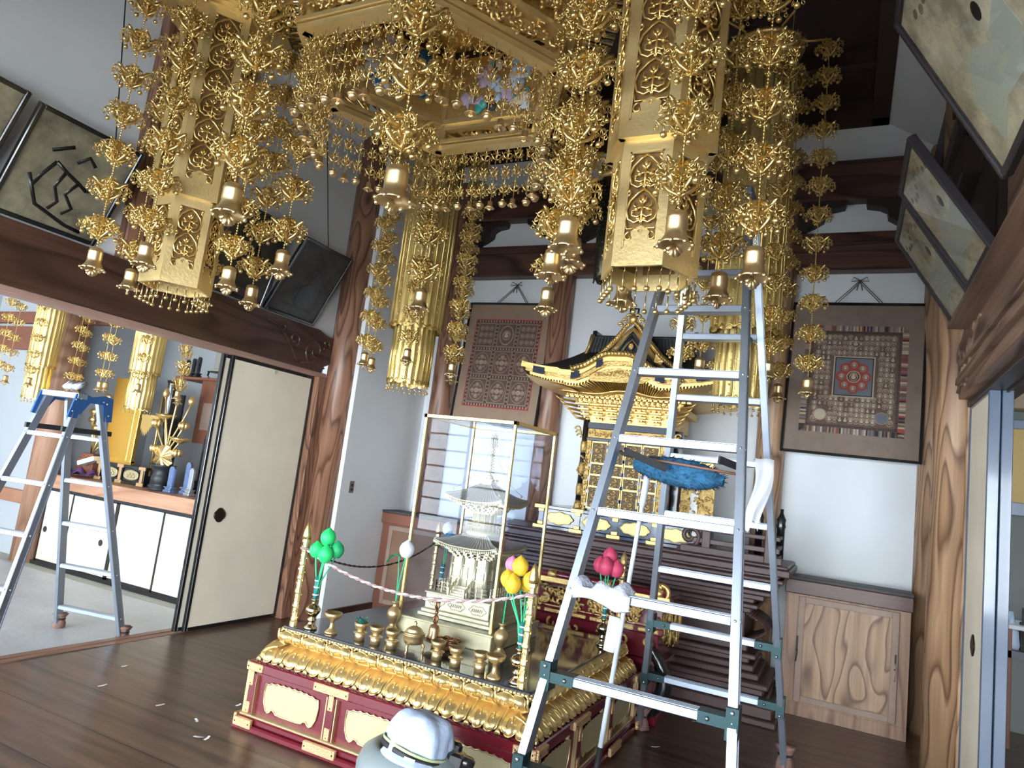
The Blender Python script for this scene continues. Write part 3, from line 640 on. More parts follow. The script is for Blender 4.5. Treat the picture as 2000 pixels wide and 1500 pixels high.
# ================================================================== THE ALTAR
AX, AY, AZ = -1.945, 3.73, .52
alt = thing('altar_platform', 'square red lacquer altar with gilded lotus petals and black top', 'altar', (AX, AY, 0))
ornm = mat('gilt_fitting', (.62, .40, .21), .45, .6, bump=.5, bs=140)
fbrass = mat('gilt_bead_moulding', (.62, .50, .28), .38, .85)
g = G(); g.cbox(-.86, .86, -.87, .87, 0, .035, .008); g.cbox(-.84, .84, -.85, .85, .035, .065, .006); ob('plinth', g, red, alt)
g = G(); g.box(-.80, .80, -.81, .81, .06, .30); ob('base_body', g, red, alt)
g = G(); g.cbox(-.83, .83, -.84, .84, .285, .335, .006); g.box(-.822, .822, -.832, .832, .275, .287); ob('upper_rail', g, red, alt)
g = G(); g.cbox(-.835, .835, -.845, .845, .065, .078, .003); ob('gilt_line', g, fbrass, alt)
def side_mat(k): return RZ(k*pi/2)
def scallop_panel(w, z0, z1):
    """outline with the cusped ogee window of altar panels"""
    P = []; h = z1-z0; n = 9
    for i in range(n+1):      # scalloped top from right to left
        u = 1-2*i/n
        for j in range(4):
            t = (i+j/4)/n
            if t > 1: break
            uu = 1-2*t; P.append((uu*w, z1-.045*h*abs(sin(t*n*pi))-.10*h*abs(uu)**3))
    left = [(-w*1.03, z0+.62*h), (-w*1.0, z0+.3*h), (-w*.9, z0+.07*h), (-w*.8, z0+.0*h), (-w*.72, z0+.04*h), (-w*.66, z0+.13*h), (-w*.55, z0+.10*h), (-w*.5, z0+.03*h), (-w*.3, z0+.01*h)]
    P += left; P += [(-a, b) for a, b in reversed(left)]
    return P
for k in range(4):
    M = side_mat(k); half = .82; nb = 3
    for i in range(nb):
        cx = -.80+1.6*(i+.5)/nb
        P = scallop_panel(.175, .10, .255)
        g = G(); q = G(); q.prism(P, -.814, -.8105, 'y'); g.merge(q, M @ T(cx, 0, 0)); ob('gilt_panel', g, pgold, alt)
        g = G(); q = G(); q.tube([(a, -.815, b) for a, b in P], .0042, 5, 0, True); g.merge(q, M @ T(cx, 0, 0)); ob('panel_rim', g, fbrass, alt)
    for i in range(nb+1):
        cx = -.80+1.6*i/nb; g = G(); q = G(); q.box(-.024, .024, -.832, -.80, .078, .285)
        if i in (0, nb): q = G(); q.box(-.03 if i else 0-.0, .03, -.832, -.80, .078, .285)
        if i == 0: q = G(); q.box(-.03, .03, -.832, -.80, .078, .285)
        g.merge(q, M @ T(cx, 0, 0)); ob('upright', g, red, alt)
        g = G(); q = G()
        for e in (-.030, .030): q.box(e-.003, e+.003, -.830, -.81, .078, .285)
        g.merge(q, M @ T(cx, 0, 0)); ob('upright_beading', g, fbrass, alt)['kind'] = 'thing'
        for z0, z1 in ((.215, .287), (.078, .135)):
            g = G(); q = G(); q.cbox(-.016, .016, -.837, -.83, z0, z1, .002); q.ball((0, -.838, z0+.012), .003, 6, 4, 1); g.merge(q, M @ T(cx, 0, 0)); ob('gilt_fitting', g, [ornm, blackm], alt)
    for cx, w, z0, z1, yy in ((-.78, .055, .290, .330, -.846), (-.27, .11, .290, .330, -.846), (.27, .11, .290, .330, -.846), (.78, .055, .290, .330, -.846), (-.78, .06, .020, .064, -.877), (-.27, .10, .020, .064, -.877), (.27, .10, .020, .064, -.877), (.78, .06, .020, .064, -.877)):
        g = G(); q = G(); q.cbox(cx-w, cx+w, yy, yy+.02, z0, z1, .003)
        for e in (-1, 1): q.ball((cx+e*(w-.014), yy-.001, (z0+z1)/2), .004, 6, 4, 1)
        g.merge(q, M); ob('gilt_fitting', g, [ornm, blackm], alt)
# lotus rows: each side one band, corners mitred
def petal(w, prof, lobes=2, nu=14, nv=9):
    """prof: list of (out, z) from tip to root; returns G in x (width), -y (outward), z"""
    g = G(); m = len(prof)-1
    def f(u, v):
        t = v*m; i = min(int(t), m-1); k = t-i; o = prof[i][0]*(1-k)+prof[i+1][0]*k; z = prof[i][1]*(1-k)+prof[i+1][1]*k
        x = (u-.5)*2; wid = w*(.62+.38*sin(min(1, v*2.6+.15)*pi/2)) if v < .6 else w
        lob = abs(sin(lobes*pi*u))**.5 if lobes == 2 else sqrt(max(0, 1-x*x))
        e = .030*lob*sin(pi*min(1, v*.9+.1))
        tip = (1-v)**3*.022*(1-lob)
        return (x*wid, -(o+e-tip*.6), z+(tip if prof[0][1] < prof[-1][1] else -tip))
    g.grid(f, nu, nv); 
    # raised rim line and centre curls
    pts = [f(.04, 1)]+[f(.04, 1-v/8) for v in range(9)]+[f(u/10, .03) for u in range(1, 10)]+[f(.96, v/8) for v in range(9)]
    g.tube([(a, b-.003, c) for a, b, c in pts], .0035, 4)
    for s_ in (.28, .72): g.tube([(a, b-.003, c) for a, b, c in [f(s_+.07*cos(q), .52+.16*sin(q)) for q in [i*pi*1.5/8 for i in range(9)]]], .0035, 4)
    return g
up_prof = [(.735, .502), (.748, .487), (.748, .462), (.725, .438), (.690, .424)]
dn_prof = [(.805, .338), (.800, .352), (.785, .378), (.755, .402), (.715, .418), (.690, .425)]
for k in range(4):
    M = side_mat(k)
    for nm, prof, n, half in (('upper_petal', up_prof, 9, .735), ('lower_petal', dn_prof, 10, .79)):
        for i in range(n):
            cx = -half+2*half*(i+.5)/n; w = half/n*.98
            key = (nm,); 
            if key not in KIDS: KIDS[key] = mesh(nm, petal(w, prof), goldo if False else MATS.setdefault('petal_gold', mat('petal_gold', (.80, .60, .27), .33, .78, bump=.2, bs=40, var=.08, vs=8)))
            o = ob(nm, KIDS[key], None, alt); o.matrix_local = M @ T(cx, 0, 0)
        if True:
            if (nm, 1) not in KIDS:
                q = G(); q.tube([(0, -o_-.006, z_) for o_, z_ in prof], .007, 5); tx, tz = prof[0]
                for e in (-1, 0, 1): q.tube([(0, -tx-.004, tz+(.02 if nm[0] == 'l' else -.02)), (e*.013, -tx-.008, tz)], .006, 5)
                KIDS[(nm, 1)] = mesh(nm+'_divider', q, MATS['petal_gold'])
            for i in range(n+1): o = ob(nm+'_divider', KIDS[(nm, 1)], None, alt); o.matrix_local = M @ T(-half+2*half*i/n, 0, 0)
g = G(); g.box(-.70, .70, -.70, .70, .335, .50); ob('neck', g, MATS['petal_gold'], alt)
g = G(); g.box(-.80, .80, -.81, .81, .333, .340); ob('petal_ledge', g, red, alt)
for k in range(4):
    g = G(); q = G()
    for i in range(74): x = -.73+1.46*(i+.5)/74; q.cbox(x-.0085, x+.0085, -.744, -.728, .497, .509, .002)
    g.merge(q, side_mat(k)); ob('bead_moulding', g, fbrass, alt)
g = G(); g.cbox(-.732, .732, -.732, .732, .500, .520, .003); ob('top_board', g, mat('black_mirror_top', (.02, .024, .032), .10, 0, coat=.5, rv=.05, vs=6), alt)
# corner stakes
def stake(x, y, label):
    t = thing('corner_stake', label, 'stake', (x, y, AZ)); g = G(); h = .44
    prof = [(.021, 0), (.021, .02), (.017, .025)]; z = .03; k = 0
    while z < h-.03:
        prof += [(.0185, z), (.0155, z+.018), (.0165, z+.04), (.0155, z+.062), (.019, z+.07)]; z += .075; k += 1
    prof += [(.018, h), (.022, h+.004), (.021, h+.03)]
    g.lathe(prof, 8, sm=False)
    for j in range(26):
        a = j*2.4; zz = .04+.39*j/26; g.tube([(.0175*cos(a), .0175*sin(a), zz), (.020*cos(a+.5), .020*sin(a+.5), zz+.012), (.0175*cos(a+1), .0175*sin(a+1), zz)], .0028, 4)
    ob('shaft', g, MATS['petal_gold'], t)
    g = G(); g.lathe([(.0215, 0), (.024, .02), (.019, .05), (.009, .08), (.001, .097)], 12, (0, 0, h+.02)); ob('pointed_finial', g, gold, t); return t
ST = [(-2.645, 3.035), (-1.275, 3.035), (-1.25, 4.42), (-2.645, 4.42)]
stake(*ST[0], 'gilded pointed stake at the front left altar corner, beside the green buds')
stake(*ST[1], 'gilded pointed stake at the front right altar corner, beside the yellow buds')
stake(*ST[2], 'gilded pointed stake at the back right altar corner, beside the red buds')
stake(*ST[3], 'gilded pointed stake at the back left altar corner, seen through the glass case')
def rope(name, label, a, b, sag, r, mats, n=60):
    P = [Vector(a)*(1-i/n)+Vector(b)*(i/n)-Vector((0, 0, sag*4*(i/n)*(1-i/n))) for i in range(n+1)]
    g = G(); d = (P[-1]-P[0]).normalized(); w = Vector((0, 0, 1)); u = d.cross(w).normalized()
    for s_ in (0, 1):
        g.tube([P[i]+(u*cos(i*1.0+s_*pi)+w*sin(i*1.0+s_*pi))*r*.6 for i in range(n+1)], r*.75, 6, s_)
    for q in (P[0], P[-1]): g.tube([q+Vector((.022*cos(k*pi/6), .022*sin(k*pi/6), 0)) for k in range(12)], r, 6, 0, True)
    return tag(ob(name, g, mats), label, 'rope')
rw_ = mat('rope_white', (.58, .56, .57), .9)
rope('twisted_rope', 'pink and white twisted rope sagging across the altar front', (ST[0][0], ST[0][1], .93), (ST[1][0], ST[1][1], .93), (.125), .0072, [rope_m, rw_], 110)
rope('twisted_rope', 'dark brown twisted rope along the left side of the altar', (ST[0][0], ST[0][1], .93), (ST[3][0], ST[3][1], .93), .14, .005, [rope_d, cord_m], 90)
rope('twisted_rope', 'brown rope hanging across the altar back', (ST[3][0], ST[3][1], .90), (ST[2][0], ST[2][1], .90), .14, .005, [rope_d, rope_d], 90)
# ritual vessels
def vessel(name, label, cat, prof, x, y, m=brass, n=24, group=None, sc=1.):
    g = G(); g.lathe([(r*sc, z*sc) for r, z in prof], n); o = ob(name, g, m, None, (x, y, AZ)); tag(o, label, cat, group); return o
goblet = [(.033, 0), (.034, .008), (.028, .014), (.013, .03), (.011, .05), (.013, .066), (.030, .078), (.044, .088), (.047, .108), (.043, .108), (.038, .094), (.002, .088)]
vessel('goblet', 'brass stemmed offering bowl near the green buds', 'offering bowl', goblet, -2.411, 3.067)
vessel('goblet', 'brass stemmed offering bowl near the front right stake', 'offering bowl', goblet, -1.422, 3.044)
cupp = [(.026, 0), (.027, .03), (.024, .034), (.036, .036), (.037, .040), (.018, .044), (.018, .052), (.027, .056), (.034, .072), (.038, .090), (.035, .090), (.028, .07), (.002, .066)]
cl = ['brass offering cup holding dark green leaves', 'brass offering cup standing just right of the leaf filled cup', 'brass offering cup left of the lidded censer', 'brass offering cup right of the lidded censer, below the bell', 'brass offering cup third from the right end of the front row', 'brass offering cup beside the right stemmed bowl']
for (x, y), l in zip(((-2.234, 3.084), (-2.135, 3.085), (-2.037, 3.088), (-1.772, 3.103), (-1.651, 3.077), (-1.527, 3.099)), cl):
    c = vessel('offering_cup', l, 'cup', cupp, x, y, brass, 24, 'brass offering cups in the front row')
    if 'leaves' in l:
        g = G(); leafm = mat('dark_leaf', (.02, .12, .10), .4)
        for k in range(5):
            a = k*1.26
            def lf(u, v, a=a): r = .006+.028*v; w = .012*sin(pi*min(1, v*.9+.1))*(u-.5)*2; return (r*cos(a)-w*sin(a), r*sin(a)+w*cos(a), .075+.045*v-.012*v*v+.004*abs(u-.5)*4)
            g.grid(lf, 4, 6)
        ob('leaf', g, leafm, c)
cen = thing('censer', 'round lidded brass censer on legs in the altar front row', 'censer', (-1.932, 3.125, AZ))
g = G(); g.lathe([(.02, .035), (.044, .042), (.052, .060), (.050, .078), (.056, .082), (.056, .088)], 28); ob('bowl', g, brass, cen)
g = G(); g.lathe([(.056, .088), (.05, .096), (.040, .104), (.042, .107), (.03, .118), (.012, .126), (.006, .130), (.010, .138), (.006, .148), (.001, .152)], 28); ob('lid', g, brass, cen)
for k in range(3):
    a = radians(-90+k*120); g = G(); g.tube([(.042*cos(a), .042*sin(a), .05), (.056*cos(a), .056*sin(a), .03), (.050*cos(a), .050*sin(a), .01), (.058*cos(a), .058*sin(a), 0)], [.008, .007, .005, .006], 7); ob('leg', g, brass, cen)
def vajra(g, L, ax=0, mi=0):
    q = G(); q.ball((0, 0, 0), .010, 10, 7, mi)
    for s_ in (-1, 1):
        for k in range(4):
            a = k*pi/2+.4; q.tube([(s_*.010, 0, 0), (s_*L*.18, .013*cos(a), .013*sin(a)), (s_*L*.34, .013*cos(a), .013*sin(a)), (s_*L*.5, .001, 0)], [.003, .0045, .004, .0015], 5, mi)
        q.tube([(0, 0, 0), (s_*L*.52, 0, 0)], [.006, .002], 6, mi)
    return q
tr = thing('vajra_tray', 'lobed brass tray carrying small pronged ritual clubs', 'tray', (-1.865, 3.30, AZ))
bronze = mat('red_bronze', (.34, .17, .09), .35, .9)
g = G(); g.lathe([(.05, 0), (.055, .012), (.04, .02), (.045, .03), (.085, .036), (.088, .044), (.08, .04), (.002, .036)], 30, (0, 0, 0), 0, True, lambda t_, k: 1+.05*cos(5*t_)); ob('tray_body', g, bronze, tr)
bl = thing('ritual_bell', 'brass hand bell with pronged handle standing behind the censer', 'bell', (-1.925, 3.31, AZ+.038))
g = G(); g.lathe([(.036, 0), (.038, .004), (.031, .018), (.030, .05), (.024, .068), (.008, .076)], 24); ob('bell_body', g, mat('pale_bronze', (.55, .36, .20), .35, .9), bl)
g = G(); g.merge(vajra(None, .14), T(0, 0, .135) @ RY(pi/2)); ob('pronged_handle', g, bronze, bl)
for i, (dx, dy, a) in enumerate(((.045, -.035, .2), (.055, .0, -.3), (.04, .035, .1))):
    g = G(); g.merge(vajra(None, .11), RZ(a)); o = ob('vajra', g, bronze, None, (-1.865+dx, 3.30+dy, AZ+.05)); tag(o, 'small pronged bronze club on the lobed tray, %s' % ('nearest the front cups', 'crossing the middle', 'nearest the glass case')[i], 'ritual club', 'bronze clubs on the tray')
# vases with lotus buds
vp = [(.032, 0), (.036, .006), (.030, .018), (.018, .032), (.018, .045), (.022, .05), (.034, .07), (.040, .092), (.036, .112), (.020, .130), (.014, .138), (.013, .150), (.022, .158), (.023, .162), (.016, .163)]
vs_ = [(.034, 0), (.036, .008), (.020, .022), (.014, .04), (.026, .05), (.014, .06), (.024, .07), (.038, .09), (.040, .105), (.028, .122), (.012, .130), (.011, .145), (.020, .152), (.020, .156)]
budc = {}
def bud(size, col):
    g = G(); key = col
    m = budc.get(key) or mat('bud_'+str(len(budc)), col, .55, 0, var=.08, vs=20); budc[key] = m
    g.lathe([(.002, -.02), (.30, .02), (.44, .18), (.50, .40), (.45, .65), (.30, .86), (.14, .97), (.02, 1.06)], 18)
    g.v = [(a*size*.92, b*size*.92, c*size*1.08) for a, b, c in g.v]
    for k in range(5):
        a = 2*pi*k/5
        def pf(u, v, a=a):
            t = a+(u-.5)*1.35*sin(pi*min(1, v*.86+.14))**.7; z = v*1.02; r = .5*sin(pi*min(.97, (z*.80+.13)))**.75+.022
            if v > .86: r *= (1-(v-.86)*4.5)
            return (r*size*.93*cos(t), r*size*.93*sin(t), z*size*1.08)
        g.grid(pf, 6, 10)
    return g, m
stem_g = mat('green_stem', (.03, .42, .20), .5); stem_t = mat('teal_stem_wrap', (.01, .16, .16), .5)
def flowers(label, x, y, prof, vm, buds, wrap=False, leaf=False, top=.156):
    v = thing('flower_vase', label[0], 'vase', (x, y, AZ)); g = G(); g.lathe(prof, 26); ob('vase_body', g, vm, v)
    f = thing('lotus_bud_bunch' if len(buds) > 1 else 'lotus_bud', label[1], 'artificial flowers', (x, y, AZ+top-.01))
    for (bx, by, bz, s, col) in buds:
        bz -= AZ+top-.01; mid = (bx*.25, by*.25, bz*.45)
        g = G(); g.tube([(0, 0, -.02), mid, (bx*.8, by*.8, bz*.85), (bx, by, bz+.004)], .0045, 6); st = ob('stem', g, stem_g, f)
        q, m = bud(s, col); ob('bud', q, m, f, (bx, by, bz), (-by*.9, bx*.9, 0))
    if wrap:
        g = G(); g.tube([(0, 0, 0), (0, 0, .13)], [.011, .016], 10); 
        for z in (.03, .07, .105): g.tube([(0, 0, z), (0, 0, z+.006)], .0165, 10, 1)
        ob('stem_wrap', g, [stem_t, wht], f)
    if leaf:
        g = G()
        def lf(u, v): w = .034*sin(pi*min(1, v*.85+.12))*(u-.5)*2; return (-.01-.095*v, w*.6, .26+.028*sin(v*3)-.06*v*v-.2*abs(w)+.0)
        g.grid(lf, 6, 10); g.tube([(0, 0, 0), (-.006, 0, .15), (-.02, 0, .26)], .004, 6); ob('leaf', g, mat('leaf_green', (.05, .45, .22), .5), f)
GR = (.02, .62, .16); YL = (.78, .50, .04); PK = (.66, .07, .15); LP = (.80, .30, .52); WH = (.72, .76, .86)
flowers(('polished brass vase at the front left altar corner', 'bunch of green lotus buds above the front left altar corner'), -2.539, 3.052, vs_, brasss,
        [(.025, .0, .965, .085, GR), (-.022, -.02, .895, .078, GR), (.05, -.03, .88, .085, GR), (.07, .03, .905, .08, (.015, .40, .14))], True)
flowers(('brass vase left of the glass case', 'single white lotus bud with one leaf, left of the glass case'), -2.249, 3.395, vp, brass, [(.025, 0, .93, .088, WH)], False, True)
flowers(('brass vase in front of the right corner of the glass case', 'single pink lotus bud among the yellow buds'), -1.594, 3.447, vp, brass, [(.012, 0, .955, .075, LP)])
flowers(('polished vase beside the front right stake', 'bunch of yellow lotus buds near the front right altar corner'), -1.315, 3.065, vs_, brasss,
        [(-.045, .0, 1.0, .082, YL), (-.105, .01, .935, .075, YL), (-.055, -.04, .92, .082, YL), (.015, .0, .945, .08, YL), (-.02, .04, .925, .07, YL)], True)
flowers(('polished vase at the back right altar corner', 'bunch of red pink lotus buds behind the tall stepladder'), -1.275, 4.20, vs_, brasss,
        [(.0, 0, 1.0, .095, PK), (-.045, -.03, .945, .09, PK), (.0, -.06, .94, .10, PK), (.055, -.03, .935, .092, PK)], True)
flowers(('polished vase at the back left altar corner', 'white and blue lotus buds seen through the glass case'), -2.50, 4.30, vs_, brasss, [(.0, 0, 1.0, .08, WH), (.04, -.03, .95, .075, (.05, .22, .34))], True)
# ------------------------------------------------------------------ glass case with the gilt pagoda
CX, CY = -1.95, 3.735
case = thing('glass_case', 'tall gold edged glass case standing in the middle of the altar', 'display case', (CX, CY, AZ))
cb = mat('pale_gilt_base', (.50, .46, .30), .38, .35, var=.15, vs=7)
g = G(); g.cbox(-.31, .31, -.31, .31, 0, .085, .004); g.cbox(-.318, .318, -.318, .318, .082, .094, .003); ob('base', g, cb, case)
h0, h1 = .094, 1.225; W2 = .292
for x, y in ((-1, -1), (1, -1), (1, 1), (-1, 1)):
    g = G(); g.cbox(x*W2-.009, x*W2+.009, y*W2-.009, y*W2+.009, h0, h1, .003); ob('corner_post', g, goldo, case)
for k in range(4):
    g = G(); q = G(); q.cbox(-W2-.014, W2+.014, -W2-.014, -W2+.012, h1-.006, h1+.016, .003); g.merge(q, side_mat(k)); ob('top_rail', g, goldo, case)
    g = G(); q = G(); q.box(-W2+.009, W2-.009, -W2-.0015, -W2+.0015, h0, h1-.006); g.merge(q, side_mat(k)); ob('glass_pane', g, glass, case)
g = G(); g.box(-W2, W2, -W2, W2, h1-.002, h1+.002); ob('glass_top', g, glass, case)
# pagoda
pg = thing('pagoda_model', 'small gilded two storey pagoda model inside the glass case', 'model', (CX+.02, CY, AZ+.097))
pm = mat('pagoda_gilt', (.66, .56, .33), .42, .5, bump=.2, bs=80); pr = mat('pagoda_roof_bronze', (.50, .45, .38), .45, .5)
g = G(); g.cbox(-.235, .235, -.235, .235, 0, .02, .003); g.cbox(-.222, .222, -.222, .222, .02, .04, .003); g.cbox(-.208, .208, -.208, .208, .04, .13, .004); g.cbox(-.216, .216, -.216, .216, .125, .135, .003)
for k in range(4):
    for i in range(3):
        q = G(); cx = -.135+.135*i; pts = [(cx+.052*cos(a)*(1+.08*cos(6*a)), -.210, .083+.024*sin(a)*(1+.15*cos(6*a))) for a in [2*pi*j/30 for j in range(30)]]
        q.tube(pts, .0028, 4, 0, True); 
        for j in range(6): q.tube([(cx-.036+.012*j, -.211, .075), (cx-.03+.012*j, -.211, .09)], .003, 4)
        g.merge(q, side_mat(k))
ob('base', g, pm, pg)
# railing, stairs
g = G()
for k in range(4):
    q = G()
    segs = ((-.17, -.055), (.055, .17)) if k == 0 else ((-.17, .17),)
    for a, b in segs:
        for z in (.15, .168, .19): q.tube([(a, -.17, z), (b, -.17, z)], .003, 5)
        n = max(2, int((b-a)/.03))
        for i in range(n+1): x = a+(b-a)*i/n; q.box(x-.003, x+.003, -.173, -.167, .135, .198)
    g.merge(q, side_mat(k))
ob('railing', g, pm, pg)
g = G()
for i in range(5): g.box(-.045, .045, -.235+.018*i, -.15, .135+(.0) if i == 0 else .135, .137+.012*(i+1)-.01)
for s_ in (-1, 1): g.beam((s_*.05, -.235, .155), (s_*.05, -.15, .21), .006, .006); g.beam((s_*.05, -.235, .17), (s_*.05, -.15, .225), .006, .006); [g.box(s_*.05-.004, s_*.05+.004, -.237+.03*i, -.229+.03*i, .135, .18+.018*i) for i in range(3)]
ob('stairs', g, pm, pg)
g = G(); g.box(-.115, .115, -.115, .115, .135, .34)
for k in range(4):
    q = G()
    for x in (-.115, -.042, .042, .115): q.lathe([(.010, .135), (.010, .345)], 8, (x, -.117, 0))
    for x in (-.078, .078):
        for z in (.19, .25): q.box(x-.024, x+.024, -.121, -.115, z-.018, z+.022)
    q.box(-.036, -.003, -.122, -.115, .165, .29); q.box(.003, .036, -.122, -.115, .165, .29)
    for z in (.155, .225, .30): q.box(-.118, .118, -.123, -.115, z-.004, z+.004)
    g.merge(q, side_mat(k))
ob('lower_storey', g, pm, pg)
def brackets(g, r0, z0, r1, z1, n):
    for k in range(4):
        q = G()
        for lv in range(3):
            t_ = lv/2; r = r0+(r1-r0)*t_; z = z0+(z1-z0)*(lv+.3)/3
            for i in range(n): x = -r+2*r*(i+.5)/n; q.box(x-.012, x+.012, -r-.012, -r+.02, z, z+.010); q.box(x-.005, x+.005, -r-.022, -r, z+.010, z+.018)
            q.box(-r, r, -r-.004, -r+.01, z+.010, z+.014)
        g.merge(q, side_mat(k))
g = G(); brackets(g, .115, .335, .155, .395, 6); ob('lower_brackets', g, pm, pg)
def roof(g, r0, r1, z0, z1, upturn, mi=0, n=18, rib=True, th=.012):
    """square hipped roof with upturned eaves from radius r1 (eave) to r0"""
    for k in range(4):
        q = G()
        def f(u, v):
            r = r1+(r0-r1)*v; x = (u-.5)*2*r; z = z0+(z1-z0)*(v**1.35)+upturn*abs((u-.5)*2)**3*(1-v)**1.5
            return (x, -r, z)
        q.grid(f, n, 8, mi)
        def f2(u, v): a = f(u, 0); r = r1-.4*(r1-r0)*v; return ((u-.5)*2*r, -r, a[2]-th-(0 if v < .5 else -.004))
        q.grid(f2, n, 2, 1)
        q.tube([f(i/n, 0) for i in range(n+1)], th*.55, 5, 1)
        for i in range(n*2+1):
            a = f(i/(n*2), 0); q.box(a[0]-.003, a[0]+.003, a[1]-.004, a[1]+.03, a[2]-th*1.5, a[2]-th*.6, 1)
        if rib:
            for i in range(n): u = (i+.5)/n; q.tube([(c[0], c[1], c[2]+.002) for c in [f(u, v/6) for v in range(7)]], .0028, 4, mi)
        q.tube([(c[0], c[1], c[2]+.004) for c in [f(0, v/8) for v in range(9)]], .006, 6, mi)
        g.merge(q, side_mat(k))
g = G(); roof(g, .075, .205, .405, .475, .025); ob('lower_roof', g, [pr, pm], pg)
g = G(); g.lathe([(.10, .47), (.105, .49), (.085, .505), (.07, .51), (.066, .52), (.066, .60)], 24)
for k in range(12): a = 2*pi*k/12; g.tube([(.068*cos(a), .068*sin(a), .51), (.068*cos(a), .068*sin(a), .6)], .005, 5)
for z in (.525, .545): g.tube([(.105*cos(2*pi*i/24), .105*sin(2*pi*i/24), z) for i in range(24)], .003, 5, 0, True)
for i in range(24): a = 2*pi*i/24; g.tube([(.105*cos(a), .105*sin(a), .5), (.105*cos(a), .105*sin(a), .555)], .0028, 4)
ob('upper_storey', g, pm, pg)
g = G(); brackets(g, .07, .595, .125, .655, 5); ob('upper_brackets', g, pm, pg)
g = G(); roof(g, .028, .185, .668, .775, .03); ob('upper_roof', g, [pr, pm], pg)
g = G(); g.cbox(-.035, .035, -.035, .035, .77, .80, .003); g.cbox(-.042, .042, -.042, .042, .798, .808, .002); g.lathe([(.026, .808), (.016, .83), (.007, .835), (.006, 1.03)], 12)
for i in range(9): z = .845+.017*i; r = .021-.0012*i; g.lathe([(r, z), (r+.002, z+.003), (r, z+.006)], 14)
for s_ in (0, 1, 2, 3):
    for k in range(4):
        for j in (-1, 1): pts = [(.006, 0, .995+.02*k), (j*.018, 0, 1.0+.02*k), (j*(.026-.003*k), 0, 1.016+.02*k)]; q = G(); q.tube(pts, .003, 4); g.merge(q, RZ(s_*pi/4))
g.ball((0, 0, 1.075), .008, 8, 6, 0, (1, 1, 1.6)); ob('finial', g, pm, pg)
for k in range(4):
    a = pi/4+k*pi/2; g = G(); P = [Vector((.008*cos(a), .008*sin(a), .99))*(1-i/10)+Vector((.24*cos(a), .24*sin(a), .72))*(i/10)-Vector((0, 0, .05*sin(pi*i/10))) for i in range(11)]
    g.tube(P, .0013, 4); g.lathe([(.006, -.012), (.004, 0), (.001, .004)], 8, tuple(P[5])); g.lathe([(.006, -.014), (.004, 0), (.001, .004)], 8, tuple(P[9])); ob('corner_chain', g, pm, pg)
# ================================================================== STEPPED PLATFORM AND SHRINE
PX = -1.61
pl = thing('shrine_platform', 'large dark brown stepped platform under the black and gold shrine', 'platform', (PX, 5.25, 0))
lev = [(1.27, 0, .045), (1.24, .045, .12), (1.20, .12, .17), (1.17, .17, .215), (1.20, .215, .255), (1.13, .255, .30), (1.09, .30, .345), (1.05, .345, .385), (1.10, .385, .42),
       (1.03, .42, .50), (1.0, .50, .69), (1.04, .69, .73), (1.09, .73, .765), (1.06, .765, .80), (1.13, .80, .84), (1.18, .84, .875), (1.14, .875, .905), (1.22, .905, .945), (1.26, .945, .975), (1.23, .975, 1.0), (1.30, 1.0, 1.05), (1.285, 1.05, 1.075)]
for i, (w, z0, z1) in enumerate(lev):
    d = (1.30-w); g = G(); g.cbox(-w, w, -.05+d, .72, z0, z1, .008)
    ob('step', g, [platw], pl)
g = G()
for i in range(26): a = pi*i/25; g.tube([(1.02+.13*sin(a), .18, .50+.19*(i/25)), (1.02+.13*sin(a)+.004, .6, .50+.19*(i/25))], .012, 6)
ob('waist_moulding', g, platw, pl)
# railing on the right front
g = G()
def rail(x, y0, y1): pass
g.cbox(.54, 1.24, -.02, .02, 1.075, 1.125, .005); g.cbox(.62, 1.22, -.012, .018, 1.15, 1.185, .004); g.cbox(.62, 1.22, -.012, .018, 1.235, 1.265, .004)
for x in (.72, 1.15): g.cbox(x-.03, x+.03, -.02, .02, 1.12, 1.24, .004)
g.cbox(1.12, 1.19, -.03, .04, 1.075, 1.33, .006)
ob('railing', g, platw, pl)
g = G(); g.tube([(a, 0, b) for a, b in spiral(.60, 1.19, .075, .02, radians(-60), radians(-60)+4.6*pi/2*1.0, 26)], .017, 8); g.tube([(.52, 0, 1.08), (.60, 0, 1.118), (.75, 0, 1.12)], .018, 8); ob('railing_scroll', g, platw, pl)
g = G(); g.cbox(1.16, 1.20, .02, .60, 1.075, 1.12, .004); g.cbox(1.16, 1.2, .02, .60, 1.16, 1.19, .004); g.cbox(1.16, 1.2, .02, .60, 1.235, 1.26, .004); ob('side_railing', g, dark, pl)
for i, (x, y) in enumerate(((1.18, .50), (1.02, .55))):
    g = G(); g.lathe([(.03, 0), (.03, .24), (.036, .26), (.03, .28), (.035, .31), (.02, .34), (.012, .36), (.012, .39)], 12, (x, y, 1.075)); ob('railing_post', g, black, pl)
